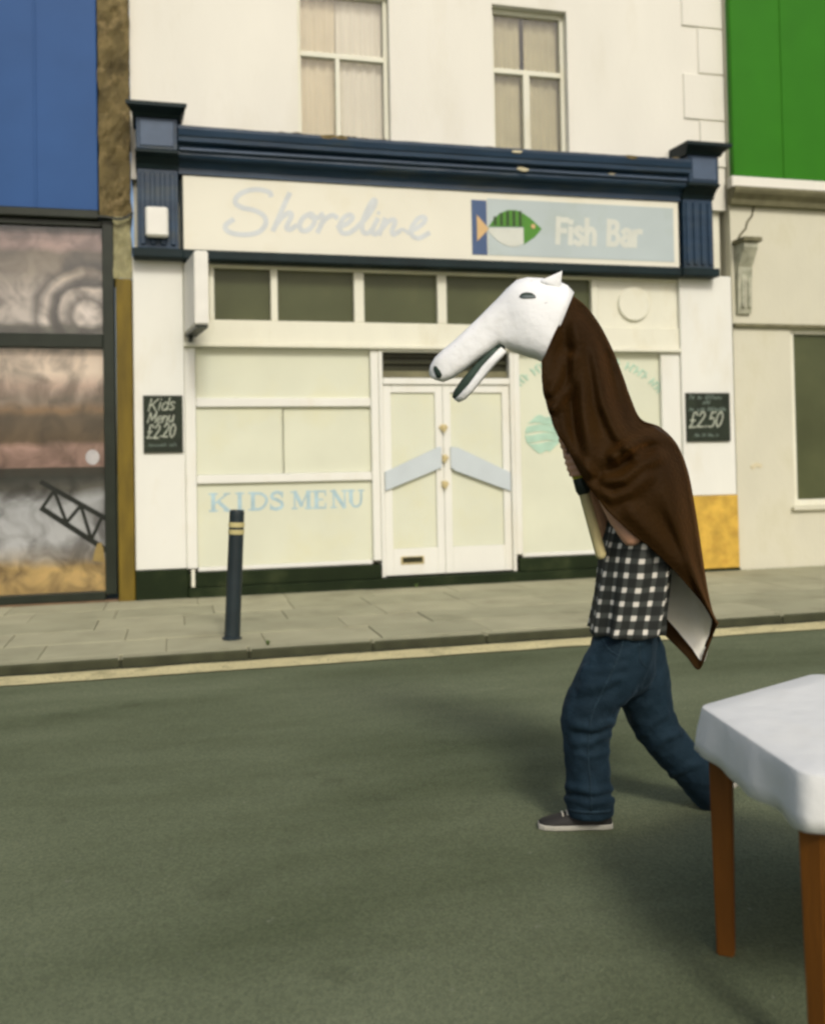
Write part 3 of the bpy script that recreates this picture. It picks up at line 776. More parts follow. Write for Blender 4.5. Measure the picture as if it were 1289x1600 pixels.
# ---- the long shop sign
sign = tag(empty('shop_sign', (3.05, -0.06, 3.70)), 'long cream fascia sign reading Shoreline Fish Bar with green fish emblem', 'sign')
box('sign_panel', 0.160, 5.955, -0.080, -0.032, 3.672, 4.462, 'sign', sign, 0.004)
bm = bmesh.new()
for s in [
[(1.083, 4.291), (1.066, 4.327), (0.957, 4.349), (0.835, 4.332), (0.733, 4.273), (0.703, 4.197), (0.772, 4.146), (0.905, 4.121), (1.006, 4.064), (1.02, 3.978), (0.95, 3.893), (0.828, 3.858), (0.684, 3.862), (0.605, 3.898), (0.601, 3.952), (0.674, 4.011)],
[(1.281, 4.321), (1.212, 4.173), (1.153, 4.033), (1.102, 3.919)],
[(1.135, 3.983), (1.197, 4.06), (1.272, 4.113), (1.302, 4.09), (1.271, 4.014), (1.245, 3.95), (1.282, 3.932), (1.349, 3.975)],
[(1.508, 4.112), (1.433, 4.071), (1.389, 3.994), (1.406, 3.932), (1.468, 3.93), (1.531, 3.988), (1.555, 4.064), (1.516, 4.112), (1.52, 4.075), (1.601, 4.076)],
[(1.626, 4.118), (1.651, 4.068), (1.619, 3.992), (1.585, 3.92)],
[(1.619, 4.004), (1.683, 4.075), (1.752, 4.108), (1.797, 4.085)],
[(1.808, 3.975), (1.911, 4.025), (1.97, 4.088), (1.946, 4.122), (1.879, 4.091), (1.829, 4.006), (1.845, 3.926), (1.922, 3.919), (2.004, 3.973)],
[(2.004, 3.973), (2.13, 4.103), (2.214, 4.227), (2.231, 4.294), (2.197, 4.287), (2.131, 4.167), (2.077, 4.024), (2.091, 3.936), (2.152, 3.934), (2.205, 3.992)],
[(2.253, 4.088), (2.21, 4.005), (2.194, 3.94), (2.23, 3.922), (2.287, 3.97)],
[(2.336, 4.092), (2.298, 3.996), (2.271, 3.923)],
[(2.293, 3.975), (2.367, 4.063), (2.435, 4.091), (2.45, 4.054), (2.417, 3.97), (2.432, 3.925), (2.496, 3.963)],
[(2.595, 3.952), (2.715, 4.019), (2.793, 4.09), (2.789, 4.136), (2.72, 4.117), (2.644, 4.016), (2.642, 3.928), (2.721, 3.896), (2.838, 3.957)]]:
    addribbon(bm, s, 0.054, -0.0812, -0.078)
addribbon(bm, [(2.47, 3.95), (2.53, 3.985), (2.60, 3.955)], 0.04, -0.0812, -0.078)
addribbon(bm, [(2.262, 4.15), (2.268, 4.165)], 0.035, -0.0812, -0.078, False)
finish(bm, 'script_lettering', 'sign_letter', sign)
box('emblem_bar', 3.345, 3.525, -0.087, -0.078, 3.735, 4.36, 'emblem_blue', sign, 0)
box('pale_field', 3.535, 5.885, -0.085, -0.078, 3.735, 4.385, 'sign_grey', sign, 0)
prism('fish_tail', [(3.405, 4.19), (3.545, 4.035), (3.405, 3.885)], -0.092, -0.085, 'emblem_orange', sign)
bm = bmesh.new()
arc = [(3.535, 4.04), (3.60, 4.14), (3.68, 4.22), (3.78, 4.262), (3.88, 4.265), (3.965, 4.232)]
addprism(bm, arc + [(3.965, 4.075), (3.56, 4.06)], -0.091, -0.083)
finish(bm, 'fish_back', 'emblem_green', sign)
for i in range(5):
    x = 3.605 + i * 0.076
    zt_ = 4.13 + 0.125 * math.sin(min(1, (x - 3.54) / 0.27) * math.pi / 2)
    prism('fish_stripe', [(x, 4.078), (x + 0.036, 4.078), (x + 0.036, zt_ + 0.005), (x, zt_)], -0.094, -0.0905, 'emblem_dark', sign)
prism('fish_belly', [(3.545, 4.045)] + [(3.545 + 0.42 * i / 10, 4.045 - 0.205 * math.sin(math.pi * (0.06 + 0.66 * i / 10)) ** 0.9) for i in range(11)] + [(3.965, 4.06)], -0.090, -0.084, 'sign_white', sign)
prism('fish_head', [(3.968, 4.232), (4.06, 4.175), (4.19, 4.062), (4.11, 3.97), (3.968, 3.872)], -0.091, -0.083, 'emblem_green', sign)
disc_mesh('fish_eye', 4.085, 4.085, 0.028, -0.096, -0.088, 'emblem_orange', sign, 16)
bm = bmesh.new()
xe = write(bm, 'Fish Bar', 4.36, 3.905, 0.295, 0.062, -0.0862, -0.084, sx=0.92, slant=0.06)
finish(bm, 'block_lettering', 'sign_white', sign)

# ---- projecting lightbox sign
pb_ = tag(empty('projecting_sign_box', (0.27, -0.18, 2.72)), 'blank white lightbox sign projecting beside the left pilaster', 'sign')
bm = bmesh.new()
P0 = [(0.155, -0.01), (0.285, -0.01), (0.385, -0.72), (0.250, -0.72)]
a = [bm.verts.new((x, y, 2.79)) for x, y in P0]
b = [bm.verts.new((x, y, 3.525)) for x, y in P0]
bm.faces.new(a[::-1]); bm.faces.new(b)
for i in range(4): bm.faces.new((a[i], a[(i + 1) % 4], b[(i + 1) % 4], b[i]))
bmesh.ops.bevel(bm, geom=list(bm.edges), offset=0.012, segments=2, affect='EDGES')
finish(bm, 'light_box', 'alarm', pb_)
bm = bmesh.new()
a = [bm.verts.new((x, y, 2.755)) for x, y in ((0.163, -0.018), (0.277, -0.018), (0.375, -0.712), (0.260, -0.712))]
b = [bm.verts.new((q.co.x, q.co.y, 2.788)) for q in a]
bm.faces.new(a[::-1]); bm.faces.new(b)
for i in range(4): bm.faces.new((a[i], a[(i + 1) % 4], b[(i + 1) % 4], b[i]))
finish(bm, 'bottom_tray', 'left_black', pb_)
bm = bmesh.new()
addbox(bm, 0.20, 0.24, -0.16, 0.04, 2.71, 2.753, 0.004)
finish(bm, 'bracket', 'left_black', pb_)

# ---- alarm box on the left console
al = tag(empty('alarm_box', (-0.107, -0.16, 3.77)), 'white burglar alarm box fixed on the left navy console', 'alarm box')
box('alarm_cover', -0.222, 0.006, -0.235, -0.142, 3.765, 4.075, 'alarm', al, 0.02)
box('alarm_back', -0.205, -0.01, -0.141, -0.139, 3.78, 4.06, 'left_black', al, 0)

# ---- chalk price boards
def board(name_label, x0, x1, z0, z1, lines, tilt):
    t = tag(empty('price_board', ((x0 + x1) / 2, -0.02, z0)), name_label, 'chalkboard')
    box('slate', x0, x1, -0.028, -0.003, z0, z1, 'chalkboard', t, 0.003)
    bm = bmesh.new(); bf = bmesh.new()
    for kind, a in lines:
        if kind == 't': write(bm, *a)
        else: scribble(bf if kind == 'f' else bm, *a)
    finish(bm, 'chalk_lettering', 'chalk', t)
    tag(finish(bf, 'small_chalk_print', 'chalk_faint', t), kind='stuff')
    return t
c0, c1 = -0.031, -0.027
board('black chalk price board on the left pilaster, reading Kids Menu £2.20', -0.272, 0.128, 1.535, 2.135,
      [('t', ('Kids', -0.225, 1.975, 0.13, 0.012, c0, c1, 1.0, 0.25, 0.05, 0.05)), ('t', ('Menu', -0.235, 1.845, 0.11, 0.012, c0, c1, 0.95, 0.25, 0.05, 0.05)),
       ('t', ('£2.20', -0.245, 1.69, 0.14, 0.014, c0, c1, 0.78, 0.2, 0.05, 0.04)), ('f', (-0.22, 0.07, 1.60, 0.035, 0.008, c0, c1, 3))], 0)
board('black chalk price board on the right pilaster, reading £2.50', 6.03, 6.62, 1.575, 2.165,
      [('f', (6.07, 6.52, 2.09, 0.05, 0.012, c0, c1, 5)), ('f', (6.25, 6.36, 2.03, 0.05, 0.012, c0, c1, 6)), ('f', (6.06, 6.56, 1.945, 0.045, 0.012, c0, c1, 8)),
       ('t', ('£2.50', 6.045, 1.745, 0.185, 0.018, c0, c1, 0.92, 0.28, 0.04, 0.03)), ('f', (6.13, 6.50, 1.635, 0.04, 0.010, c0, c1, 9))], 0)

# ================================================================== LEFT NEIGHBOUR
ln = tag(empty('neighbour_building', (-2.5, 0, 0)), 'dark framed shop at left edge under a plain blue fascia', 'building')
box('upper_wall', -9, -0.69, 0.18, 4, 4.0, 8.6, 'stone_pale', ln, 0)
box('blue_fascia', -7, -0.70, 0.02, 0.178, 4.065, 6.9, 'left_blue', ln, 0.01)
for xs in (-1.32, -2.6): box('fascia_joint', xs, xs + 0.025, 0.008, 0.021, 4.07, 6.9, 'left_blue', ln, 0.003)
box('fascia_lip', -7, -0.688, -0.05, 0.17, 3.965, 4.06, 'left_black', ln, 0.012)
# rough party pier above, timber upright below
bm = bmesh.new()
k, nz_ = 6, 60
def pier(name, x0, x1, z0, z1, yf, mat, amp):
    bm = bmesh.new()
    nx, nzz = 8, int((z1 - z0) / 0.06)
    g = {}
    for i in range(nx + 1):
        for j in range(nzz + 1):
            x = x0 + (x1 - x0) * i / nx
            z = z0 + (z1 - z0) * j / nzz
            y = yf + amp * noise.noise((x * 9, z * 6, 1.3)) + amp * 0.7 * noise.noise((x * 22, z * 18, 4))
            if i in (0, nx): x += amp * 0.8 * noise.noise((z * 5, i, 2))
            g[i, j] = bm.verts.new((x, y, z))
    for i in range(nx):
        for j in range(nzz):
            bm.faces.new((g[i, j], g[i + 1, j], g[i + 1, j + 1], g[i, j + 1]))
    for j in range(nzz):
        for i, s in ((0, 1), (nx, -1)):
            a = bm.verts.new((g[i, j].co.x, 0.25, g[i, j].co.z)); b = bm.verts.new((g[i, j + 1].co.x, 0.25, g[i, j + 1].co.z))
            bm.faces.new((g[i, j], g[i, j + 1], b, a))
    return finish(bm, name, mat, ln)
pier('pier', -0.688, -0.375, 4.02, 8.6, 0.03, 'stone', 0.03)
pier('pier', -0.555, -0.372, 3.36, 4.015, 0.0, 'stone_pale', 0.025)
box('timber_upright', -0.535, -0.372, -0.03, 0.2, -0.03, 3.355, 'ochre', ln, 0.012)
wf = boxes('window_frame', [(-0.665, -0.55, -0.005, 0.2, 0.08, 3.962), (-7, -0.667, 0.01, 0.12, 2.635, 2.775), (-7, -0.667, 0.01, 0.12, 0.02, 0.105), (-7, -0.667, 0.015, 0.12, 3.90, 3.96), (-1.95, -1.83, 0.0, 0.15, 0.107, 2.633), (-1.95, -1.83, 0.0, 0.15, 2.777, 3.898)], 'left_black', ln, 0.006)
box('skirting', -7, -0.54, 0.0, 0.2, -0.04, 0.018, 'skirting', ln, 0.005)
for xa, xb in ((-1.828, -0.667), (-4.5, -1.952)):
    box('pane', xa, xb, 0.062, 0.067, 0.107, 2.633, 'glass', wf, 0)
    box('pane', xa, xb, 0.062, 0.067, 2.777, 3.898, 'glass', wf, 0)
box('display_back', -7, -0.64, 0.13, 0.2, 0.05, 3.95, 'print_greyp', ln, 0)
# picture sheets stuck up behind the glass
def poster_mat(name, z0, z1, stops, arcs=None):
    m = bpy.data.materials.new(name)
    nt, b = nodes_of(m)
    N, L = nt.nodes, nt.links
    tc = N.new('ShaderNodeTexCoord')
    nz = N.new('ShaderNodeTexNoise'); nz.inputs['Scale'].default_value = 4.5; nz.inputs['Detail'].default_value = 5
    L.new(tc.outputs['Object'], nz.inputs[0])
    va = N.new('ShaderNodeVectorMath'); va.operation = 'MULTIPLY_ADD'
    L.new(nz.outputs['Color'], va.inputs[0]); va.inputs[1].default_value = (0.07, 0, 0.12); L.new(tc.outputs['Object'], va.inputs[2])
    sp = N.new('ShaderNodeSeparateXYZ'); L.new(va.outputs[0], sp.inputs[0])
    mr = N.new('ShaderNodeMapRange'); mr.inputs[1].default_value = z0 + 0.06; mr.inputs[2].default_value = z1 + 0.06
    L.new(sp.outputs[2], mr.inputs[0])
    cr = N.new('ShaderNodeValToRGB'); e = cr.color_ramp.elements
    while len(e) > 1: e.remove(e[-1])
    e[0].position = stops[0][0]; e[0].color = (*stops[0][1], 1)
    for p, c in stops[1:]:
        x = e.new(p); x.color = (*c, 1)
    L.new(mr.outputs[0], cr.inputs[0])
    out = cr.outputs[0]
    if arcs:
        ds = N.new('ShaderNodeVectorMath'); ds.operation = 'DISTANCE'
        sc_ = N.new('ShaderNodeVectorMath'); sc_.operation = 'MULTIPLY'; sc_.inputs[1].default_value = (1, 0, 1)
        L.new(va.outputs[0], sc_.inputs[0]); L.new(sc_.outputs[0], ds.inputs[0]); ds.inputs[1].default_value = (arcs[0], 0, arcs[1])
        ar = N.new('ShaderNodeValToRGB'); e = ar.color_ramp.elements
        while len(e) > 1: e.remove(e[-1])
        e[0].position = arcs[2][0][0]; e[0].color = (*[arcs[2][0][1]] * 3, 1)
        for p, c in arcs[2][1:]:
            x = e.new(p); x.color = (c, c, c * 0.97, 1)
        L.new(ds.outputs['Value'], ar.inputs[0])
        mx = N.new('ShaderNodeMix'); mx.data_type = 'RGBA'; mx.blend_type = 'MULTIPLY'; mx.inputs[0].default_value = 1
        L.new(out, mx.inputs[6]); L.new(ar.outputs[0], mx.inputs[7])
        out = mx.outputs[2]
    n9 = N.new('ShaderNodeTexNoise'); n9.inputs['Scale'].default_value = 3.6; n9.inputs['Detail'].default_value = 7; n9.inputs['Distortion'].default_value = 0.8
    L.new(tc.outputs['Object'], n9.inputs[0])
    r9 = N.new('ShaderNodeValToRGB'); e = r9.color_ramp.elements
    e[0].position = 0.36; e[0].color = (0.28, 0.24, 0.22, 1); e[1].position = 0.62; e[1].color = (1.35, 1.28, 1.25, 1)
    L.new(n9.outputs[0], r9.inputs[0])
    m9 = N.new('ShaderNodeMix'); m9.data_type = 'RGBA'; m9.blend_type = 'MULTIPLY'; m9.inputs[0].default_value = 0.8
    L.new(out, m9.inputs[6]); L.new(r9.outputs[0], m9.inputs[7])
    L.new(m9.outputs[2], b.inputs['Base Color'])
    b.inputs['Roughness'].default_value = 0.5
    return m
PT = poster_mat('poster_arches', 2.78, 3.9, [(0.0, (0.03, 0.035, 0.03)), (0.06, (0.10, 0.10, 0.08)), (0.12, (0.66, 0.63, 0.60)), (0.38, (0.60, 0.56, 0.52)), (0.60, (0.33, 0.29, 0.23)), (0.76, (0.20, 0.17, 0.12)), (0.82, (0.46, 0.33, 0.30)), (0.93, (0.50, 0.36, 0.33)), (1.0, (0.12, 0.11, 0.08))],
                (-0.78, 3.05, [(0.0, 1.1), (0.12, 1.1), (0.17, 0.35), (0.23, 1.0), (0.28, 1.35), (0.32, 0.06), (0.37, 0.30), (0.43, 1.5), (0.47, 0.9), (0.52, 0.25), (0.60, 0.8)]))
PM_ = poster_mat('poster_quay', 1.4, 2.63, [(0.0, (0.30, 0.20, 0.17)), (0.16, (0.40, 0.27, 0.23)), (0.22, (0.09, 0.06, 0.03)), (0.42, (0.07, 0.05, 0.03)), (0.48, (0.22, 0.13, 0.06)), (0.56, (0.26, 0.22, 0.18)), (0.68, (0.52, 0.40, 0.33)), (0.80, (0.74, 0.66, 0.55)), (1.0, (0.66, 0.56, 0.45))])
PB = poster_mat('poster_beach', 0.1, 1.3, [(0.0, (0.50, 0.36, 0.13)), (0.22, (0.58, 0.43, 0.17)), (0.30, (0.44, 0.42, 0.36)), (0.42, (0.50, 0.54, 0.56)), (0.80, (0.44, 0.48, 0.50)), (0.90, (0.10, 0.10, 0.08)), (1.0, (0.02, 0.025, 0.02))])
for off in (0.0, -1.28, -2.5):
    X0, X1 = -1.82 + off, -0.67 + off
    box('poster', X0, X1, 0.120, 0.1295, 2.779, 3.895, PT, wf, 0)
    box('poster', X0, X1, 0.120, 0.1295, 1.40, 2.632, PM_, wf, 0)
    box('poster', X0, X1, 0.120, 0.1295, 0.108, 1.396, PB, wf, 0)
prism('painted_glint', [(-0.79 + 0.07 * math.cos(a), 1.50 + 0.08 * math.sin(a)) for a in [2 * math.pi * i / 18 for i in range(18)]], 0.116, 0.1205, 'print_bright', wf)  # bright disc painted as a sun glint in the window
bm = bmesh.new()
X1 = -0.67
for (xa, za, xb, zb2, w) in ((X1 - 0.62, 1.25, X1, 0.86, 0.05), (X1 - 0.62, 0.98, X1, 0.53, 0.055), (X1 - 0.5, 1.16, X1 - 0.38, 0.82, 0.035), (X1 - 0.38, 0.83, X1 - 0.24, 1.0, 0.035), (X1 - 0.24, 1.0, X1 - 0.14, 0.64, 0.035), (X1 - 0.14, 0.64, X1 - 0.03, 0.88, 0.035), (X1 - 0.5, 1.16, X1 - 0.62, 0.98, 0.035)):
    addribbon(bm, [(xa, za), (xb, zb2)], w, 0.117, 0.1205, False)
finish(bm, 'poster_lattice', 'print_ink', wf)
prism('poster_figure', [(-0.80, 0.42), (-0.78, 0.52), (-0.75, 0.60), (-0.71, 0.61), (-0.69, 0.54), (-0.68, 0.40)], 0.116, 0.1205, 'print_sand', wf)
bm = bmesh.new()
addribbon(bm, [(-0.70, 3.99), (-0.60, 3.985), (-0.50, 3.97), (-0.42, 3.99), (-0.355, 4.04)], 0.022, -0.075, -0.05)
finish(bm, 'cable', 'left_black', ln)

# ================================================================== RIGHT NEIGHBOUR
rn = tag(empty('neighbour_building', (8.5, 0, 0)), 'cream rendered building at right edge under a bright green fascia', 'building')
XN = 6.745
boxes('wall', [(XN, 7.55, 0.06, 4, -0.03, 4.50), (7.55, 9.6, 0.06, 4, -0.03, 0.75), (7.55, 9.6, 0.06, 4, 3.0, 4.50), (9.6, 13, 0.06, 4, -0.03, 4.50), (XN, 13, 0.06, 4, 4.50, 8.6)], 'right_cream', rn, 0)
box('green_fascia', 6.752, 12, -0.04, 0.058, 4.84, 7.6, 'green', rn, 0.01)
for xs in (7.45, 8.9): box('fascia_joint', xs, xs + 0.03, -0.052, -0.039, 4.85, 7.6, 'green', rn, 0.003)
box('white_rail', 6.712, 12, -0.06, 0.058, 4.70, 4.838, 'upper_white', rn, 0.01)
bm = bmesh.new()
prof = [(0.058, 4.50), (-0.02, 4.50), (-0.04, 4.56), (-0.10, 4.62), (-0.12, 4.66), (-0.12, 4.698), (0.058, 4.698)]
a = [bm.verts.new((6.715, y, z)) for y, z in prof]
b = [bm.verts.new((12, y, z)) for y, z in prof]
bm.faces.new(a); bm.faces.new(b[::-1])
for i in range(len(prof)): bm.faces.new((a[i], b[i], b[(i + 1) % len(prof)], a[(i + 1) % len(prof)]))
finish(bm, 'cornice', 'lead', rn)
def bracket(x0, x1):
    bm = bmesh.new()
    prof = [(0.058, 3.15), (0.02, 3.15), (0.0, 3.22), (-0.01, 3.5), (-0.03, 3.72), (-0.10, 3.84), (-0.16, 3.94), (-0.16, 4.0), (0.058, 4.0)]
    a = [bm.verts.new((x0, y, z)) for y, z in prof]
    b = [bm.verts.new((x1, y, z)) for y, z in prof]
    bm.faces.new(a); bm.faces.new(b[::-1])
    for i in range(len(prof)): bm.faces.new((a[i], b[i], b[(i + 1) % len(prof)], a[(i + 1) % len(prof)]))
    o = finish(bm, 'bracket', 'bracket', rn)
    box('bracket_cap', x0 - 0.03, x1 + 0.04, -0.20, 0.058, 4.003, 4.06, 'lead', o, 0.008)
    for i in range(2):
        xa = x0 + 0.04 + i * 0.09
        box('bracket_rib', xa, xa + 0.045, -0.03, 0.01, 3.22, 3.62, 'bracket', o, 0.01)
bracket(6.79, 6.98)
bracket(9.75, 9.94)
box('ledge', XN, 12, 0.01, 0.058, 2.985, 3.03, 'lead', rn, 0.006)
bm = bmesh.new()
addribbon(bm, [(7.08, 4.49), (7.05, 4.38), (6.98, 4.30), (6.96, 4.22), (6.88, 4.14), (6.84, 4.07)], 0.022, 0.052, 0.062, False)
finish(bm, 'crack', 'crack', rn)
sw = boxes('window_frame', [(7.55, 7.63, 0.10, 0.2, 0.75, 3.0), (9.52, 9.6, 0.10, 0.2, 0.75, 3.0), (7.63, 9.52, 0.10, 0.2, 0.75, 0.83), (7.63, 9.52, 0.10, 0.2, 2.92, 3.0), (8.54, 8.61, 0.10, 0.2, 0.83, 2.92)], 'cream', rn, 0.006)
box('window_sill', 7.5, 9.65, 0.0, 0.06, 0.70, 0.75, 'right_cream', rn, 0.006)
for xa, xb in ((7.632, 8.538), (8.612, 9.518)):
    box('pane', xa, xb, 0.14, 0.145, 0.832, 2.918, 'olive_pane', sw, 0)
bm = bmesh.new()
addribbon(bm, [(6.96, 1.25), (7.02, 1.28), (7.08, 1.265)], 0.05, 0.052, 0.062)
finish(bm, 'render_chip', 'chip', rn)

# ================================================================== BOLLARD
bo = tag(empty('bollard', (0.455, -2.63, 0)), 'black street bollard with pale yellow bands, leaning slightly at the kerb', 'bollard')
def revolve(name, prof, mat, parent, k=24, base=Vector(), lean=0.0):
    bm = bmesh.new()
    rows_ = []
    for r, z in prof:
        c = base + Vector((z * math.sin(lean), 0, z * math.cos(lean)))
        rows_.append([bm.verts.new((c.x + r * math.cos(2 * math.pi * i / k), c.y + r * math.sin(2 * math.pi * i / k), c.z - r * math.cos(2 * math.pi * i / k) * math.sin(lean))) for i in range(k)])
    for a, b in zip(rows_, rows_[1:]):
        for i in range(k): bm.faces.new((a[i], a[(i + 1) % k], b[(i + 1) % k], b[i]))
    bm.faces.new(rows_[0][::-1]); bm.faces.new(rows_[-1])
    return finish(bm, name, mat, parent, False)
B = Vector((0.455, -2.63, 0)); LN = R(3.0)
revolve('post', [(0.078, -0.02), (0.078, 0.012), (0.062, 0.02), (0.0605, 0.5), (0.059, 1.0), (0.056, 1.018), (0.045, 1.024)], 'bollard', bo, 28, B, LN)
for z in (0.848, 0.905):
    revolve('reflective_band', [(0.0605, z - 0.019), (0.0635, z - 0.018), (0.0635, z + 0.018), (0.0605, z + 0.019)], 'bollard_band', bo, 28, B, LN)

# ================================================================== THE WALKER AND THE HORSE COSTUME
def at(px, py, d): return CAM + fw * d + rt * ((px - 650) / 1500 * d) + up * (-(py - 692) / 1500 * d)
D0 = 3.82

def ringloft(name, rings, mat, parent, cap0=True, cap1=True, smooth=True, uv=None):
    bm = bmesh.new()
    rows_ = [[bm.verts.new(p) for p in r] for r in rings]
    k = len(rows_[0])
    ul = bm.loops.layers.uv.new('UVMap') if uv else None
    for j in range(len(rows_) - 1):
        a, b = rows_[j], rows_[j + 1]
        for i in range(k):
            f = bm.faces.new((a[i], a[(i + 1) % k], b[(i + 1) % k], b[i]))
            if uv:
                for lp, (ii, jj) in zip(f.loops, ((i, j), (i + 1, j), (i + 1, j + 1), (i, j + 1))): lp[ul].uv = uv(ii, jj)
    if cap0: bm.faces.new(rows_[0][::-1])
    if cap1: bm.faces.new(rows_[-1])
    if uv:
        me = bpy.data.meshes.new(name); 
        bmesh.ops.recalc_face_normals(bm, faces=bm.faces)
        bm.to_mesh(me); bm.free()
        return link(name, me, mat, parent, smooth)
    return finish(bm, name, mat, parent, smooth)

def tube_into(bm, pts, rad, k=14):
    """closed tapered tube with rounded ends"""
    P = [Vector(p) for p in pts]
    d0 = (P[1] - P[0]).normalized(); d1 = (P[-1] - P[-2]).normalized()
    P2 = [P[0] - d0 * rad[0] * 0.9, P[0] - d0 * rad[0] * 0.55] + P + [P[-1] + d1 * rad[-1] * 0.55, P[-1] + d1 * rad[-1] * 0.9]
    r2 = [rad[0] * 0.4, rad[0] * 0.83] + list(rad) + [rad[-1] * 0.83, rad[-1] * 0.4]
    rows_ = []
    ref = None
    for i, p in enumerate(P2):
        d = (P2[min(i + 1, len(P2) - 1)] - P2[max(i - 1, 0)]).normalized()
        if ref is None: ref = d.orthogonal().normalized()
        ref = (ref - d * ref.dot(d)).normalized()
        o2 = d.cross(ref)
        rows_.append([bm.verts.new(p + (ref * math.cos(2 * math.pi * q / k) + o2 * math.sin(2 * math.pi * q / k)) * r2[i]) for q in range(k)])
    for a, b in zip(rows_, rows_[1:]):
        for i in range(k): bm.faces.new((a[i], a[(i + 1) % k], b[(i + 1) % k], b[i]))
    bm.faces.new(rows_[0][::-1]); bm.faces.new(rows_[-1])

def remesh(o, vox, smooth_it=4):
    m = o.modifiers.new('remesh', 'REMESH'); m.mode = 'VOXEL'; m.voxel_size = vox; m.use_smooth_shade = True
    s = o.modifiers.new('smooth', 'SMOOTH'); s.factor = 0.5; s.iterations = smooth_it
    return o

def hring(xa, xb, py, d, ry, k=28, sq=2.0):
    """horizontal ring whose left and right outlines fall at xa, xb"""
    c = at((xa + xb) / 2, py, d)
    rx = (xb - xa) / 2 / 1500 * d
    h = Vector((rt.x, rt.y, 0)).normalized(); g = Vector((fw.x, fw.y, 0)).normalized()
    out = []
    for i in range(k):
        a = 2 * math.pi * i / k
        ca, sa = math.cos(a), math.sin(a)
        ca = math.copysign(abs(ca) ** (2 / sq), ca); sa = math.copysign(abs(sa) ** (2 / sq), sa)
        out.append(c + h * rx * ca + g * ry * sa)
    return out

root_p = at(965, 1279, D0); root_p.z = ROAD_Z
person = tag(empty('person', root_p), 'person in checked shirt and blue jeans striding left beneath the horse costume', 'person')

# pole first: the hands close round it
pole_a, pole_b = at(938, 866, 3.72), at(864, 596, 3.78)
pole_dir = (pole_b - pole_a).normalized()
def on_pole(py):
    best = min((i / 400 for i in range(401)), key=lambda t: abs((692 - (((pole_a + (pole_b - pole_a) * t) - CAM).dot(up) / ((pole_a + (pole_b - pole_a) * t) - CAM).dot(fw)) * 1500) - py))
    return pole_a + (pole_b - pole_a) * best
PR_ = 0.021

# --- body (one continuous skin surface)
bm = bmesh.new()
hipc = at(978, 995, D0)
chest = at(1000, 830, D0)
neck = at(1000, 745, D0)
tube_into(bm, [at(982, 1015, D0), at(984, 940, D0), at(994, 860, D0), at(1002, 800, D0)], [0.10, 0.095, 0.10, 0.085])
g = Vector((fw.x, fw.y, 0)).normalized()
for s in (-1, 1):
    tube_into(bm, [at(982, 1000, D0) + g * s * 0.06, at(996, 860, D0) + g * s * 0.07, at(1004, 800, D0) + g * s * 0.11], [0.07, 0.07, 0.06])
tube_into(bm, [at(1003, 800, D0), at(1000, 740, D0)], [0.06, 0.05])
head = at(1000, 716, D0)
tube_into(bm, [head + Vector((0.015, 0, -0.02)), head + Vector((0.01, 0, 0.05))], [0.082, 0.088])
tube_into(bm, [head + Vector((-0.03, 0, -0.06)), head + Vector((-0.055, 0, -0.075))], [0.05, 0.04])
tube_into(bm, [head + Vector((-0.085, 0, 0.0)), head + Vector((-0.105, 0, -0.03))], [0.011, 0.017])
# near arm: short upper arm down to the elbow, forearm up to the hand on the pole
hand_n = on_pole(726)
near_sh = at(1006, 800, D0) - g * 0.11
elbow_n = at(985, 838, 3.645)
side = Vector((rt.x, rt.y, rt.z))
tocam = -fw
wrist_n = hand_n + side * 0.052 + tocam * 0.022 - pole_dir * 0.055
tube_into(bm, [near_sh, (near_sh + elbow_n) / 2 + Vector((0.01, -0.01, 0)), elbow_n], [0.044, 0.042, 0.038])
tube_into(bm, [elbow_n, elbow_n.lerp(wrist_n, 0.35), elbow_n.lerp(wrist_n, 0.8), wrist_n], [0.038, 0.041, 0.029, 0.026])
hand_f = on_pole(690)
far_sh = at(1008, 800, D0) + g * 0.13
elbow_f = at(952, 868, 3.93)
wrist_f = hand_f + side * 0.035 - tocam * 0.05 - pole_dir * 0.05
tube_into(bm, [far_sh, elbow_f], [0.052, 0.040])
tube_into(bm, [elbow_f, elbow_f.lerp(wrist_f, 0.35), wrist_f], [0.040, 0.042, 0.027])
def grip(hand, wrist, a0, a1, sgn):
    """palm and five fingers closed round the pole; angles run in the plane across it"""
    e1 = (side - pole_dir * side.dot(pole_dir)).normalized()
    e2 = pole_dir.cross(e1).normalized()
    if e2.dot(tocam) < 0: e2 = -e2
    def ap(ang, rr, s): return hand + (e1 * math.cos(ang) + e2 * math.sin(ang)) * rr + pole_dir * s
    # palm
    tube_into(bm, [wrist, ap(R(a0 - 10), PR_ + 0.026, -0.022), ap(R(a0), PR_ + 0.018, 0.006)], [0.024, 0.025, 0.022])
    for k, (s, r_, ext) in enumerate(((-0.040, 0.0088, -18), (-0.016, 0.0100, 0), (0.009, 0.0104, 8), (0.034, 0.0100, 0))):
        angs = [R(a0 + (a1 + sgn * ext - a0) * t) for t in (0.0, 0.22, 0.45, 0.68, 0.86, 1.0)]
        pts = [ap(a, PR_ + r_ + (0.008 if i in (1, 2) else 0.0015), s + 0.002 * i) for i, a in enumerate(angs)]
        tube_into(bm, pts, [r_ * 1.12, r_ * 1.15, r_ * 1.08, r_, r_ * 0.95, r_ * 0.85], 10)
    # thumb leaves the side of the palm and lies across the other way
    th = [ap(R(a0 - sgn * 12), PR_ + 0.022, 0.012), ap(R(a0 - sgn * 45), PR_ + 0.017, 0.034), ap(R(a0 - sgn * 85), PR_ + 0.011, 0.046), ap(R(a0 - sgn * 125), PR_ + 0.009, 0.050)]
    tube_into(bm, th, [0.014, 0.0125, 0.011, 0.0085], 10)
grip(hand_n, wrist_n, 55, 245, 1)
grip(hand_f, wrist_f, -50, -232, -1)
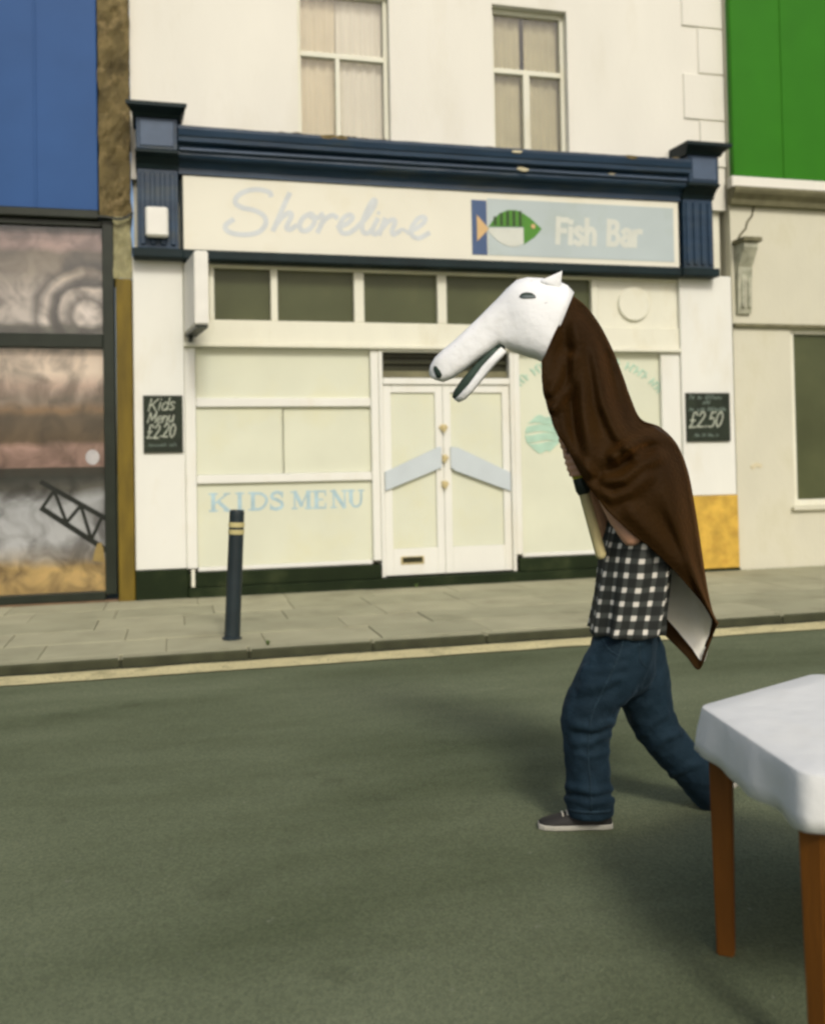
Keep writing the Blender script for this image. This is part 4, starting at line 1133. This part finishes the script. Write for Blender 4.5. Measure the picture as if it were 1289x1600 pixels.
# legs inside the jeans and ankles
near_leg = [at(968, 1015, 3.76), at(925, 1110, 3.735), at(917, 1180, 3.735), at(921, 1262, 3.735)]
far_leg = [at(988, 1010, 3.90), at(1012, 1112, 3.91), at(1060, 1180, 3.92), at(1102, 1232, 3.93)]
for lg in (near_leg, far_leg):
    tube_into(bm, lg, [0.055, 0.048, 0.045, 0.034])
body = finish(bm, 'body', 'skin', person, True)
remesh(body, 0.0052, 3)
hr = bmesh.new()
bmesh.ops.create_uvsphere(hr, u_segments=20, v_segments=12, radius=0.104)
for q in hr.verts:
    q.co = Vector((q.co.x * 1.02 + 0.025, q.co.y * 0.9, q.co.z * 1.02 + 0.03)) + head + 0.006 * Vector((noise.noise(q.co * 30), noise.noise(q.co * 31 + Vector((3, 0, 0))), noise.noise(q.co * 29)))
finish(hr, 'hair', 'hair', person, True)

# --- shirt
rows_y = [(735, 985, 1035, 0.09), (755, 968, 1050, 0.16), (790, 957, 1056, 0.19), (830, 947, 1054, 0.19), (860, 940, 1050, 0.185), (890, 936, 1046, 0.18), (920, 931, 1042, 0.178), (950, 927, 1037, 0.18), (972, 924, 1033, 0.183), (986, 922, 1030, 0.186)]
def interp_rows(rows_, n):
    out = []
    for i in range(n):
        t = i / (n - 1) * (len(rows_) - 1)
        a = min(int(t), len(rows_) - 2); f = t - a
        out.append(tuple(rows_[a][q] * (1 - f) + rows_[a + 1][q] * f for q in range(len(rows_[0]))))
    return out
RR = interp_rows(rows_y, 34)
rings = []
K = 48
for j, (py, xa, xb, ry) in enumerate(RR):
    r = hring(xa, xb, py, D0, ry, K, 2.3)
    c = sum(r, Vector()) / K
    amp = 0.005 + 0.008 * max(0, (j - 12) / 21)
    r2 = []
    for i, p in enumerate(r):
        a = 2 * math.pi * i / K
        q = 1 + (amp * math.sin(a * 7 + j * 0.10) + amp * 0.7 * math.sin(a * 11 + 1.7 - j * 0.06)) / 0.16
        pp = c + (p - c) * q
        if j == len(RR) - 1: pp.z += 0.006 * math.sin(a * 5)
        r2.append(pp)
    rings.append(r2)
sh = ringloft('shirt', rings, 'check', person, True, False, True, uv=lambda i, j: (i / K * 1.0, RR[j][0] / 392.0 + 0.0))
sm = sh.modifiers.new('thick', 'SOLIDIFY'); sm.thickness = 0.004; sm.offset = -1
# near sleeve
# --- jeans
bm = bmesh.new()
def rings_into(bm, rings):
    rows_ = [[bm.verts.new(p) for p in r] for r in rings]
    k = len(rows_[0])
    for a, b in zip(rows_, rows_[1:]):
        for i in range(k): bm.faces.new((a[i], a[(i + 1) % k], b[(i + 1) % k], b[i]))
    bm.faces.new(rows_[0][::-1]); bm.faces.new(rows_[-1])
rings_into(bm, [hring(a, b, y, d, ry) for y, a, b, d, ry in [(950, 938, 1022, D0, 0.145), (985, 928, 1023, D0, 0.165), (1015, 922, 1024, D0, 0.17), (1045, 925, 1020, D0, 0.155), (1068, 935, 1012, D0, 0.12), (1082, 945, 1003, D0, 0.08)]])
NEAR = [(1000, 926, 1016, 3.76, 0.10), (1025, 913, 1014, 3.75, 0.105), (1050, 901, 1008, 3.74, 0.105), (1080, 886, 990, 3.735, 0.10), (1102, 878, 970, 3.73, 0.095), (1125, 876, 959, 3.73, 0.092), (1155, 879, 952, 3.735, 0.088), (1190, 882, 951, 3.735, 0.088), (1225, 884, 954, 3.735, 0.09), (1250, 884, 957, 3.735, 0.092), (1272, 883, 959, 3.735, 0.094)]
rings_into(bm, [hring(a, b, y, d, ry) for y, a, b, d, ry in NEAR])
FAR = [(985, 1000, 0.118), (1000, 1045, 0.112), (1008, 1085, 0.104), (1016, 1118, 0.096), (1034, 1150, 0.088), (1062, 1184, 0.082), (1092, 1216, 0.082), (1112, 1238, 0.084)]
tube_into(bm, [at(x, y, 3.86 + 0.07 * i / 7) for i, (x, y, r) in enumerate(FAR)], [r for x, y, r in FAR], 24)
jeans = finish(bm, 'jeans', 'denim', person, True)
remesh(jeans, 0.009, 5)
def bake(o):
    dg = bpy.context.evaluated_depsgraph_get()
    me = bpy.data.meshes.new_from_object(o.evaluated_get(dg))
    o.modifiers.clear()
    o.data = me
    return o
def to_px(p):
    v_ = p - CAM
    z_ = v_.dot(fw)
    return 650 + 1500 * v_.dot(rt) / z_, 692 - 1500 * v_.dot(up) / z_, z_
def seg2(x, y, p, q):
    dx, dy = q[0] - p[0], q[1] - p[1]
    t = max(0, min(1, ((x - p[0]) * dx + (y - p[1]) * dy) / (dx * dx + dy * dy)))
    return (x - p[0] - t * dx) ** 2 + (y - p[1] - t * dy) ** 2
bake(jeans)
CREASE = [(0.010, 4, [(966, 1060), (935, 1072), (908, 1078)]), (0.009, 4, [(975, 1040), (940, 1048), (915, 1046)]), (-0.008, 4, [(962, 1075), (930, 1090), (900, 1096)]),
          (0.011, 4.5, [(952, 1128), (925, 1138), (895, 1132)]), (0.010, 4, [(950, 1148), (922, 1160), (898, 1162)]), (-0.008, 4, [(952, 1138), (924, 1150), (898, 1147)]), (0.008, 4, [(948, 1175), (925, 1182), (900, 1180)]),
          (0.010, 4, [(958, 1232), (925, 1238), (888, 1230)]), (0.011, 4, [(956, 1250), (920, 1256), (886, 1248)]), (-0.008, 3.5, [(956, 1241), (922, 1247), (888, 1240)]),
          (0.010, 4.5, [(1010, 1035), (995, 1070), (975, 1100)]), (0.009, 4, [(1020, 1055), (1010, 1095), (990, 1125)]), (0.010, 4.5, [(1040, 1115), (1015, 1135), (1000, 1150)]), (0.009, 4, [(1060, 1145), (1035, 1155), (1018, 1172)]), (0.009, 4, [(1100, 1190), (1070, 1200), (1048, 1212)]), (0.008, 4, [(1005, 1000), (985, 1020), (960, 1030)])]
for q in jeans.data.vertices:
    x_, y_, z_ = to_px(q.co)
    if z_ > 3.98: continue
    dsp = 0.006 * noise.noise(q.co * 16) + 0.003 * noise.noise(q.co * 37)
    for amp, sig, line in CREASE:
        d2 = min(seg2(x_, y_, line[k], line[k + 1]) for k in range(len(line) - 1))
        if d2 < 300: dsp += amp * math.exp(-d2 / (2 * sig * sig))
    q.co += q.normal * dsp
jeans.data.update()
jb = bmesh.new(); jb.from_mesh(jeans.data)
jbvh = BVHTree.FromBMesh(jb)
def on_jeans(px, py, off):
    d = (at(px, py, 3.0) - CAM).normalized()
    loc, nrm, i, dist = jbvh.ray_cast(CAM, d)
    return loc - d * off if loc else None
def seam(name, pts, w, off, mat):
    bm = bmesh.new()
    P = crom([(a, b, 0) for a, b in pts], 8)
    rr = []
    for i, p in enumerate(P):
        d = (P[min(i + 1, len(P) - 1)] - P[max(i - 1, 0)]).normalized()
        qx, qy = -d.y * w / 2, d.x * w / 2
        a, b = on_jeans(p.x + qx, p.y + qy, off), on_jeans(p.x - qx, p.y - qy, off)
        if a and b: rr.append((bm.verts.new(a), bm.verts.new(b)))
    for i in range(len(rr) - 1): bm.faces.new((rr[i][0], rr[i + 1][0], rr[i + 1][1], rr[i][1]))
    o = finish(bm, name, mat, jeans, True)
    sd_ = o.modifiers.new('thick', 'SOLIDIFY'); sd_.thickness = 0.004
    return o
seam('side_seam', [(976, 990), (962, 1035), (938, 1085), (922, 1125), (918, 1180), (922, 1230), (923, 1268)], 3.2, 0.0015, 'denim_seam')
seam('pocket_edge', [(940, 998), (952, 1016), (968, 1026)], 2.6, 0.0015, 'denim_seam')
seam('back_pocket', [(998, 1004), (1000, 1032), (1010, 1042)], 2.4, 0.0015, 'denim_seam')
seam('hem', [(888, 1266), (905, 1269), (925, 1270), (945, 1269), (955, 1267)], 5.5, 0.0015, 'denim_seam')
jb.free()
# --- shoes
def shoe(heel, toe, name='shoe', w=0.043):
    heel, toe = Vector(heel), Vector(toe)
    d = (toe - heel); L_ = d.length; d.normalize()
    lat = Vector((0, 0, 1)).cross(d).normalized() if abs(d.z) < 0.98 else g
    upv = d.cross(lat).normalized()
    if upv.z < 0: upv = -upv
    prof = [(-0.02, 0.55, 0.055), (0.0, 0.8, 0.085), (0.12, 0.95, 0.098), (0.30, 0.92, 0.096), (0.45, 0.92, 0.075), (0.62, 1.02, 0.058), (0.80, 1.0, 0.048), (0.93, 0.78, 0.038), (1.0, 0.4, 0.028)]
    rings = []
    for t, ww, hh in prof:
        c = heel + d * L_ * t
        rings.append([c + lat * w * ww * math.cos(a) + upv * (0.022 + (hh - 0.022) * max(0, math.sin(a)) - (0.004 if math.sin(a) < 0 else 0)) for a in [2 * math.pi * i / 20 for i in range(20)]])
    o = ringloft(name, rings, 'shoe', person)
    rings = []
    for t, ww, hh in prof:
        c = heel + d * L_ * (t * 1.02 - 0.01)
        ring = []
        for i in range(20):
            a = 2 * math.pi * i / 20
            ring.append(c + lat * (w * ww + 0.004) * math.copysign(abs(math.cos(a)) ** 0.4, math.cos(a)) + upv * (0.0115 + 0.0115 * math.copysign(abs(math.sin(a)) ** 0.4, math.sin(a))))
        rings.append(ring)
    ringloft('sole', rings, 'sole', o, smooth=False)
    bm = bmesh.new()
    for k in range(4):
        c = heel + d * L_ * (0.46 + 0.07 * k)
        hz = [0.079, 0.071, 0.065, 0.061][k]
        tube_into(bm, [c - lat * 0.022 + upv * (hz - 0.008), c + upv * hz, c + lat * 0.022 + upv * (hz - 0.008)], [0.004] * 3, 6)
    finish(bm, 'laces', 'sole', o, True)
h1 = at(952, 1291, 3.735); h1.z = ROAD_Z
shoe(h1, h1 - Vector((rt.x, rt.y, 0)).normalized() * 0.275)
t2 = at(1090, 1262, 3.93); t2.z = ROAD_Z + 0.004
shoe(t2 + Vector((rt.x, rt.y, 0)).normalized() * 0.225 + Vector((0, 0, 0.13)), t2)

# --- hobby horse: mask and pole
horse_p = at(937, 866, 3.74)
horse = tag(empty('hobby_horse', horse_p), 'white papier mache horse head with open jaw carried on a wooden pole', 'horse mask')
bm = bmesh.new()
tube_into(bm, [pole_a, pole_b, at(850, 545, 3.80)], [PR_, PR_, PR_], 18)
pole = finish(bm, 'pole', 'pole', horse, True)
for py, h_, m_ in ((757, 0.034, 'tape_black'), (743, 0.010, 'tape_yellow')):
    c = on_pole(py)
    bm = bmesh.new()
    tube_into(bm, [c - pole_dir * h_ * 0.6, c + pole_dir * h_ * 0.6], [PR_ + 0.008] * 2, 18)
    finish(bm, 'grip_band', m_, pole, True)

ST = [((669.5, 580), (671, 588), 0.016), ((672, 570), (679, 595), 0.036), ((680, 558), (692, 598), 0.055), ((692, 547), (707, 591), 0.064), ((708, 533), (727, 577), 0.068), ((726, 516), (748, 562), 0.071), ((744, 499), (766, 549), 0.075),
      ((760, 483), (781, 540), 0.082), ((776, 466), (798, 548), 0.095), ((792, 450), (814, 554), 0.112), ((806, 438), (826, 559), 0.127), ((824, 433.5), (836, 562), 0.138), ((845, 435), (844, 566), 0.145), ((868, 438), (847, 568), 0.148), ((886, 446), (849, 569), 0.146), ((896, 457), (851, 569), 0.140)]
rings = []
K = 36
for (T_, B_, w) in ST:
    mx_, my_ = (T_[0] + B_[0]) / 2, (T_[1] + B_[1]) / 2
    hx, hy = (T_[0] - B_[0]) / 2, (T_[1] - B_[1]) / 2
    r = []
    for i in range(K):
        a = 2 * math.pi * i / K
        ca = math.copysign(abs(math.cos(a)) ** 0.66, math.cos(a)); sa = math.copysign(abs(math.sin(a)) ** 0.66, math.sin(a))
        r.append(at(mx_ + hx * ca, my_ + hy * ca, D0 - w * sa * (0.82 + 0.18 * (1 - ca) / 2)))
    rings.append(r)
bm = bmesh.new()
rings_into(bm, rings)
# lumpy, slightly faceted paper skin
for q in bm.verts:
    q.co += Vector((noise.noise(q.co * 14), noise.noise(q.co * 14 + Vector((9, 0, 0))), noise.noise(q.co * 14 + Vector((0, 9, 0))))) * 0.0045
bmesh.ops.recalc_face_normals(bm, faces=bm.faces)
bvh = BVHTree.FromBMesh(bm)
mask = finish(bm, 'mask', 'mask', horse, True)
def applique(name, poly, mat, off=0.0025, inner=None):
    """flat patch moulded onto the near cheek of the mask"""
    bm = bmesh.new()
    def hit(px, py):
        d = (at(px, py, 3.0) - CAM).normalized()
        loc, nrm, i, dist = bvh.ray_cast(CAM, d)
        return (loc + (nrm if nrm.dot(d) < 0 else -nrm) * off) if loc else at(px, py, D0 - 0.1)
    cxp = sum(p[0] for p in poly) / len(poly); cyp = sum(p[1] for p in poly) / len(poly)
    c = bm.verts.new(hit(cxp, cyp))
    outer = [bm.verts.new(hit(*p)) for p in poly]
    mid = [bm.verts.new(hit((p[0] + cxp) / 2, (p[1] + cyp) / 2)) for p in poly]
    k = len(poly)
    for i in range(k):
        j = (i + 1) % k
        bm.faces.new((outer[i], outer[j], mid[j], mid[i])); bm.faces.new((mid[i], mid[j], c))
    o = finish(bm, name, mat, mask, True)
    s = o.modifiers.new('thick', 'SOLIDIFY'); s.thickness = 0.004; s.offset = 0
    return o
applique('eye', [(811, 463), (815, 459), (822, 457.5), (830, 458.5), (836, 462.5), (836.5, 465.5), (829, 466.5), (820, 466.5), (813, 465.5)], 'mask_eye')
applique('eye_shade', [(812, 462.5), (816, 459), (822, 457.8), (830, 458.8), (835, 462), (829, 461.8), (821, 461.5)], 'mask_dark', 0.0045)
applique('nostril', [(678.5, 572), (682, 572), (687, 579), (690.5, 586), (688, 590.5), (683.5, 590), (680, 583), (678, 577)], 'mask_dark')
# mouth roof, lower jaw shell and its dark inside
def slab(name, top, bot, w, mat, parent, k=20):
    rings = []
    for (T_, B_), ww in zip(zip(top, bot), w):
        mx_, my_ = (T_[0] + B_[0]) / 2, (T_[1] + B_[1]) / 2
        hx, hy = (T_[0] - B_[0]) / 2, (T_[1] - B_[1]) / 2
        r = []
        for i in range(k):
            a = 2 * math.pi * i / k
            ca = math.copysign(abs(math.cos(a)) ** 0.5, math.cos(a)); sa = math.copysign(abs(math.sin(a)) ** 0.5, math.sin(a))
            r.append(at(mx_ + hx * ca, my_ + hy * ca, D0 - ww * sa))
        rings.append(r)
    bm = bmesh.new()
    rings_into(bm, rings)
    return finish(bm, name, mat, parent, True)
jaw = slab('lower_jaw', [(781, 541), (766, 556), (752, 571), (731, 600), (716, 617), (709, 624)], [(792, 550), (778, 565), (764, 581), (742, 608), (727, 624), (716, 629)], [0.062, 0.063, 0.062, 0.056, 0.045, 0.022], 'mask', horse)
slab('jaw_inside', [(772, 541), (757, 554), (743, 568), (721, 593), (708, 612), (706, 621)], [(784, 545), (768, 559), (754, 573.5), (733, 602.5), (718, 619), (711, 624)], [0.052, 0.055, 0.055, 0.050, 0.038, 0.016], 'mask_dark', jaw)
slab('mouth_hinge', [(770, 534), (778, 530), (786, 534)], [(774, 546), (782, 549), (790, 550)], [0.05, 0.058, 0.05], 'mask_dark', horse)
for dd in (-1, 1):
    base = at(861, 443, D0 + dd * 0.075)
    tip = at(877.5, 423.5, D0 + dd * 0.085)
    bm = bmesh.new()
    k = 14
    ax = (at(846, 437, D0 + dd * 0.075) - at(875, 449, D0 + dd * 0.075)) / 2
    rings = []
    for t, s in ((-0.25, 1.05), (0.0, 1.0), (0.35, 0.66), (0.7, 0.31), (0.92, 0.09), (1.0, 0.03)):
        c = base.lerp(tip, t)
        rings.append([c + ax * s * math.cos(2 * math.pi * i / k) + fw * 0.014 * s * math.sin(2 * math.pi * i / k) for i in range(k)])
    rings_into(bm, rings)
    finish(bm, 'ear', 'mask', mask, True)

# --- velvet cape: ridge R, near hem N, far hem F, half width
CP = [((893, 462), (846, 566), (850, 568), 0.150), ((915, 480), (846, 588), (852, 592), 0.152), ((936, 508), (849, 615), (856, 612), 0.156), ((955, 545), (858, 645), (864, 640), 0.162), ((971, 585), (868, 674), (874, 668), 0.172), ((984, 622), (887, 704), (892, 695), 0.19),
      ((1000, 655), (906, 740), (916, 735), 0.225), ((1030, 668), (926, 770), (948, 800), 0.255), ((1056, 694), (950, 800), (980, 870), 0.262), ((1073, 735), (984, 832), (1004, 930), 0.25), ((1083, 785), (1017, 858), (1014, 962), 0.225), ((1091, 835), (1046, 885), (1026, 980), 0.195), ((1098, 882), (1072, 913), (1050, 1004), 0.165), ((1105, 925), (1094, 938), (1072, 1026), 0.135), ((1112, 955), (1108, 960), (1091, 1046), 0.11), ((1121, 974), (1119, 976), (1105, 1012), 0.09)]
FOLDS = [  # crests of the heavy folds on the near side: height (m), spread, run
    (0.036, 9.5, [(922, 492), (930, 540), (937, 585), (945, 630), (966, 676), (992, 708)]),
    (0.028, 10.0, [(902, 505), (905, 560), (910, 620), (914, 670), (918, 735)]),
    (0.026, 6.0, [(896, 560), (893, 592), (884, 614), (864, 638)]),
    (0.018, 6.5, [(882, 560), (876, 590), (860, 612)]),
    (0.020, 10.0, [(945, 520), (962, 575), (975, 625), (985, 660)]),
    (0.036, 8.0, [(1048, 684), (1020, 682), (990, 690), (962, 712)]),
    (0.030, 7.0, [(1028, 712), (1000, 728), (975, 748), (945, 752)]),
    (0.024, 7.0, [(1010, 745), (985, 768), (955, 778), (925, 758)]),
    (0.020, 6.5, [(880, 640), (884, 675), (900, 712), (925, 742)]),
    (0.022, 11.0, [(985, 800), (1025, 842), (1062, 885), (1100, 935)]),
    (0.014, 16.0, [(1060, 740), (1064, 800), (1080, 870)]),
    (-0.024, 9.0, [(1010, 700), (985, 712), (960, 735)]),
    (-0.020, 8.0, [(952, 560), (958, 610), (972, 655)]),
]
def seg_d2(x, y, p, q):
    dx, dy = q[0] - p[0], q[1] - p[1]
    t = max(0, min(1, ((x - p[0]) * dx + (y - p[1]) * dy) / (dx * dx + dy * dy)))
    return (x - p[0] - t * dx) ** 2 + (y - p[1] - t * dy) ** 2
def cape_pt(s, t):
    """s: 0 neck .. 1 tail, t: -1 near hem .. 0 ridge .. 1 far hem"""
    n_ = len(CP) - 1
    q = s * n_
    i = min(int(q), n_ - 1); f = q - i
    def sm(idx, c=None):
        p = [CP[max(0, min(n_, i + k))] for k in (-1, 0, 1, 2)]
        v_ = [x[idx] if c is None else x[idx][c] for x in p]
        return 0.5 * (2 * v_[1] + (v_[2] - v_[0]) * f + (2 * v_[0] - 5 * v_[1] + 4 * v_[2] - v_[3]) * f * f + (3 * v_[1] - v_[0] - 3 * v_[2] + v_[3]) * f ** 3)
    Rx, Ry, w = sm(0, 0), sm(0, 1), sm(3)
    hx, hy = (sm(1, 0), sm(1, 1)) if t < 0 else (sm(2, 0), sm(2, 1))
    a = abs(t)
    gpos = 1 - math.cos(a * math.pi / 2)
    gpos = 0.55 * gpos + 0.45 * a
    dep = math.sin(min(1, a * 1.12) * math.pi / 2) ** 0.85
    # folds: long flutes from the neck, swags hanging off the shoulder
    edge = min(1, s / 0.06) * (0.25 + 0.75 * min(1, a / 0.22))
    wv = noise.noise((s * 3.0, t * 2.2, 0.3))
    disp = 0.020 * math.sin((t * 3.3 + wv * 0.9 + s * 0.8) * math.pi) * edge + 0.014 * noise.noise((s * 6, t * 4, 2)) * edge
    if t < 0:
        X_, Y_ = Rx + (hx - Rx) * gpos, Ry + (hy - Ry) * gpos
        for amp, sig, line in FOLDS:
            d2 = min(seg_d2(X_, Y_, line[k], line[k + 1]) for k in range(len(line) - 1))
            disp += 1.7 * amp * (math.exp(-d2 / (2 * sig * sig)) - 0.35 * math.exp(-d2 / (8 * sig * sig))) * edge
    else:
        dep = dep * (1 - s ** 2) + math.sin(min(1, a * 1.0) * math.pi * 0.97) * s ** 2
        disp *= 0.5
    sgn = -1 if t < 0 else 1
    depth = D0 + sgn * (w * dep) + sgn * disp * (1.0 if a > 0.05 else 0)
    inpl = disp * 110 * (1 if a < 0.93 else 0.3)
    return at(Rx + (hx - Rx) * gpos - inpl * 0.25, Ry + (hy - Ry) * gpos + inpl * 0.25, depth)
cape = tag(empty('cape', at(1000, 760, D0)), 'brown velvet cape with white lining draped from the horse head over the person', 'cape')
def cape_mesh(name, ns, nt, s0, s1, t0, t1, mat, inset, parent):
    bm = bmesh.new()
    G = {}
    for i in range(ns + 1):
        for j in range(nt + 1):
            G[i, j] = cape_pt(s0 + (s1 - s0) * i / ns, t0 + (t1 - t0) * j / nt)
    V = {}
    for i in range(ns + 1):
        for j in range(nt + 1):
            p = G[i, j]
            if inset:
                a = G[min(ns, i + 1), j] - G[max(0, i - 1), j]; b = G[i, min(nt, j + 1)] - G[i, max(0, j - 1)]
                nrm = a.cross(b)
                if nrm.length > 1e-9:
                    nrm.normalize()
                    tin = t0 + (t1 - t0) * j / nt
                    # inward = towards the mid plane of the costume
                    if tin < 0 and nrm.dot(fw) < 0: nrm = -nrm
                    if tin > 0 and nrm.dot(fw) > 0: nrm = -nrm
                    p = p + nrm * inset
            V[i, j] = bm.verts.new(p)
    for i in range(ns):
        for j in range(nt):
            bm.faces.new((V[i, j], V[i + 1, j], V[i + 1, j + 1], V[i, j + 1]))
    return finish(bm, name, mat, parent, True)
cloth = cape_mesh('velvet', 150, 140, 0.0, 1.0, -1, 1, 'velvet', 0, cape)
sm = cloth.modifiers.new('thick', 'SOLIDIFY'); sm.thickness = 0.005; sm.offset = 0
cape_mesh('lining', 90, 50, 0.45, 0.955, 0.10, 0.90, 'lining', 0.009, cape)

# ================================================================== THE TABLE
TZ = ROAD_Z + 0.70
def on_plane(px, py, z):
    d = at(px, py, 1.0) - CAM
    return CAM + d * ((z - CAM.z) / d.z)
C0 = on_plane(1093, 1104, TZ)
A1 = (on_plane(1195, 1075, TZ) - C0).normalized()
B1 = (on_plane(1195, 1172, TZ) - C0).normalized()
side_l = 0.62
ang = A1.angle(B1)
HX = [C0]
# six-sided top, first corner at C0, edges along A1 and B1
cen = C0 + (A1 + B1).normalized() * side_l
corners = [C0, C0 + A1 * side_l]
far_c = cen + (cen - C0)
corners += [far_c - B1 * side_l, far_c, far_c - A1 * side_l, C0 + B1 * side_l]
table = tag(empty('table', Vector((cen.x, cen.y, ROAD_Z))), 'six-sided table with white cloth and orange wooden legs at lower right', 'table')
bm = bmesh.new()
def rounded(corners, k, rad, z):
    out = []
    n_ = len(corners)
    for i in range(n_):
        p, q, r = corners[i - 1], corners[i], corners[(i + 1) % n_]
        a = q + (p - q).normalized() * rad; b = q + (r - q).normalized() * rad
        for j in range(k + 1):
            t = j / k
            o = a * (1 - t) ** 2 + q * 2 * t * (1 - t) + b * t * t
            out.append(Vector((o.x, o.y, z)))
        # points along the side
        a2 = r + (q - r).normalized() * rad
        for j in range(1, 24): 
            o = b.lerp(a2, j / 24); out.append(Vector((o.x, o.y, z)))
    return out
cc = Vector((cen.x, cen.y, 0))
def ring_at(z, grow, wav, rad=0.03):
    out = []
    for i, p in enumerate(rounded(corners, 5, rad, z)):
        d = Vector((p.x - cc.x, p.y - cc.y, 0)).normalized()
        out.append(p + d * (grow + wav * math.sin(i * 0.52) + wav * 0.8 * math.sin(i * 0.23 + 1) + wav * 0.5 * math.sin(i * 0.91 + 2)))
    return out
RB = [ring_at(TZ + 0.004, -0.10, 0), ring_at(TZ + 0.004, -0.006, 0), ring_at(TZ + 0.001, 0.0, 0), ring_at(TZ - 0.006, 0.003, 0.0), ring_at(TZ - 0.03, 0.006, 0.002), ring_at(TZ - 0.06, 0.010, 0.005), ring_at(TZ - 0.09, 0.012, 0.007), ring_at(TZ - 0.122, 0.014, 0.009)]
rows_ = [[bm.verts.new(p) for p in r] for r in RB]
k = len(rows_[0])
bm.faces.new(rows_[0])
for a, b in zip(rows_, rows_[1:]):
    for i in range(k): bm.faces.new((a[i], a[(i + 1) % k], b[(i + 1) % k], b[i]))
for i, q in enumerate(rows_[-1]): q.co.z += 0.007 * math.sin(i * 0.11)
cl = finish(bm, 'tablecloth', 'cloth', table, False)
sm = cl.modifiers.new('thick', 'SOLIDIFY'); sm.thickness = 0.003; sm.offset = -1
for f in cl.data.polygons: f.use_smooth = True
cl.data.set_sharp_from_angle(angle=R(32))
bm = bmesh.new()
a = [bm.verts.new(p) for p in [Vector((q.x, q.y, TZ - 0.002)) + (cc - Vector((q.x, q.y, 0))).normalized() * 0.02 for q in corners]]
b = [bm.verts.new(q.co - Vector((0, 0, 0.028))) for q in a]
bm.faces.new(a); bm.faces.new(b[::-1])
for i in range(6): bm.faces.new((a[i], a[(i + 1) % 6], b[(i + 1) % 6], b[i]))
finish(bm, 'table_top', 'orange_wood', table)
for q in corners:
    d = (cc - Vector((q.x, q.y, 0))).normalized()
    p = Vector((q.x, q.y, 0)) + d * 0.055
    bm = bmesh.new()
    lat = Vector((-d.y, d.x, 0))
    rr_ = []
    for z, h_ in ((ROAD_Z, 0.024), (TZ - 0.032, 0.033)):
        rr_.append([bm.verts.new(p + d * sx * h_ + lat * sy * h_ + Vector((0, 0, z))) for sx, sy in ((-1, -1), (1, -1), (1, 1), (-1, 1))])
    bm.faces.new(rr_[0][::-1]); bm.faces.new(rr_[1])
    for i in range(4): bm.faces.new((rr_[0][i], rr_[0][(i + 1) % 4], rr_[1][(i + 1) % 4], rr_[1][i]))
    bmesh.ops.bevel(bm, geom=list(bm.edges), offset=0.005, segments=2, affect='EDGES')
    finish(bm, 'leg', 'orange_wood', table)
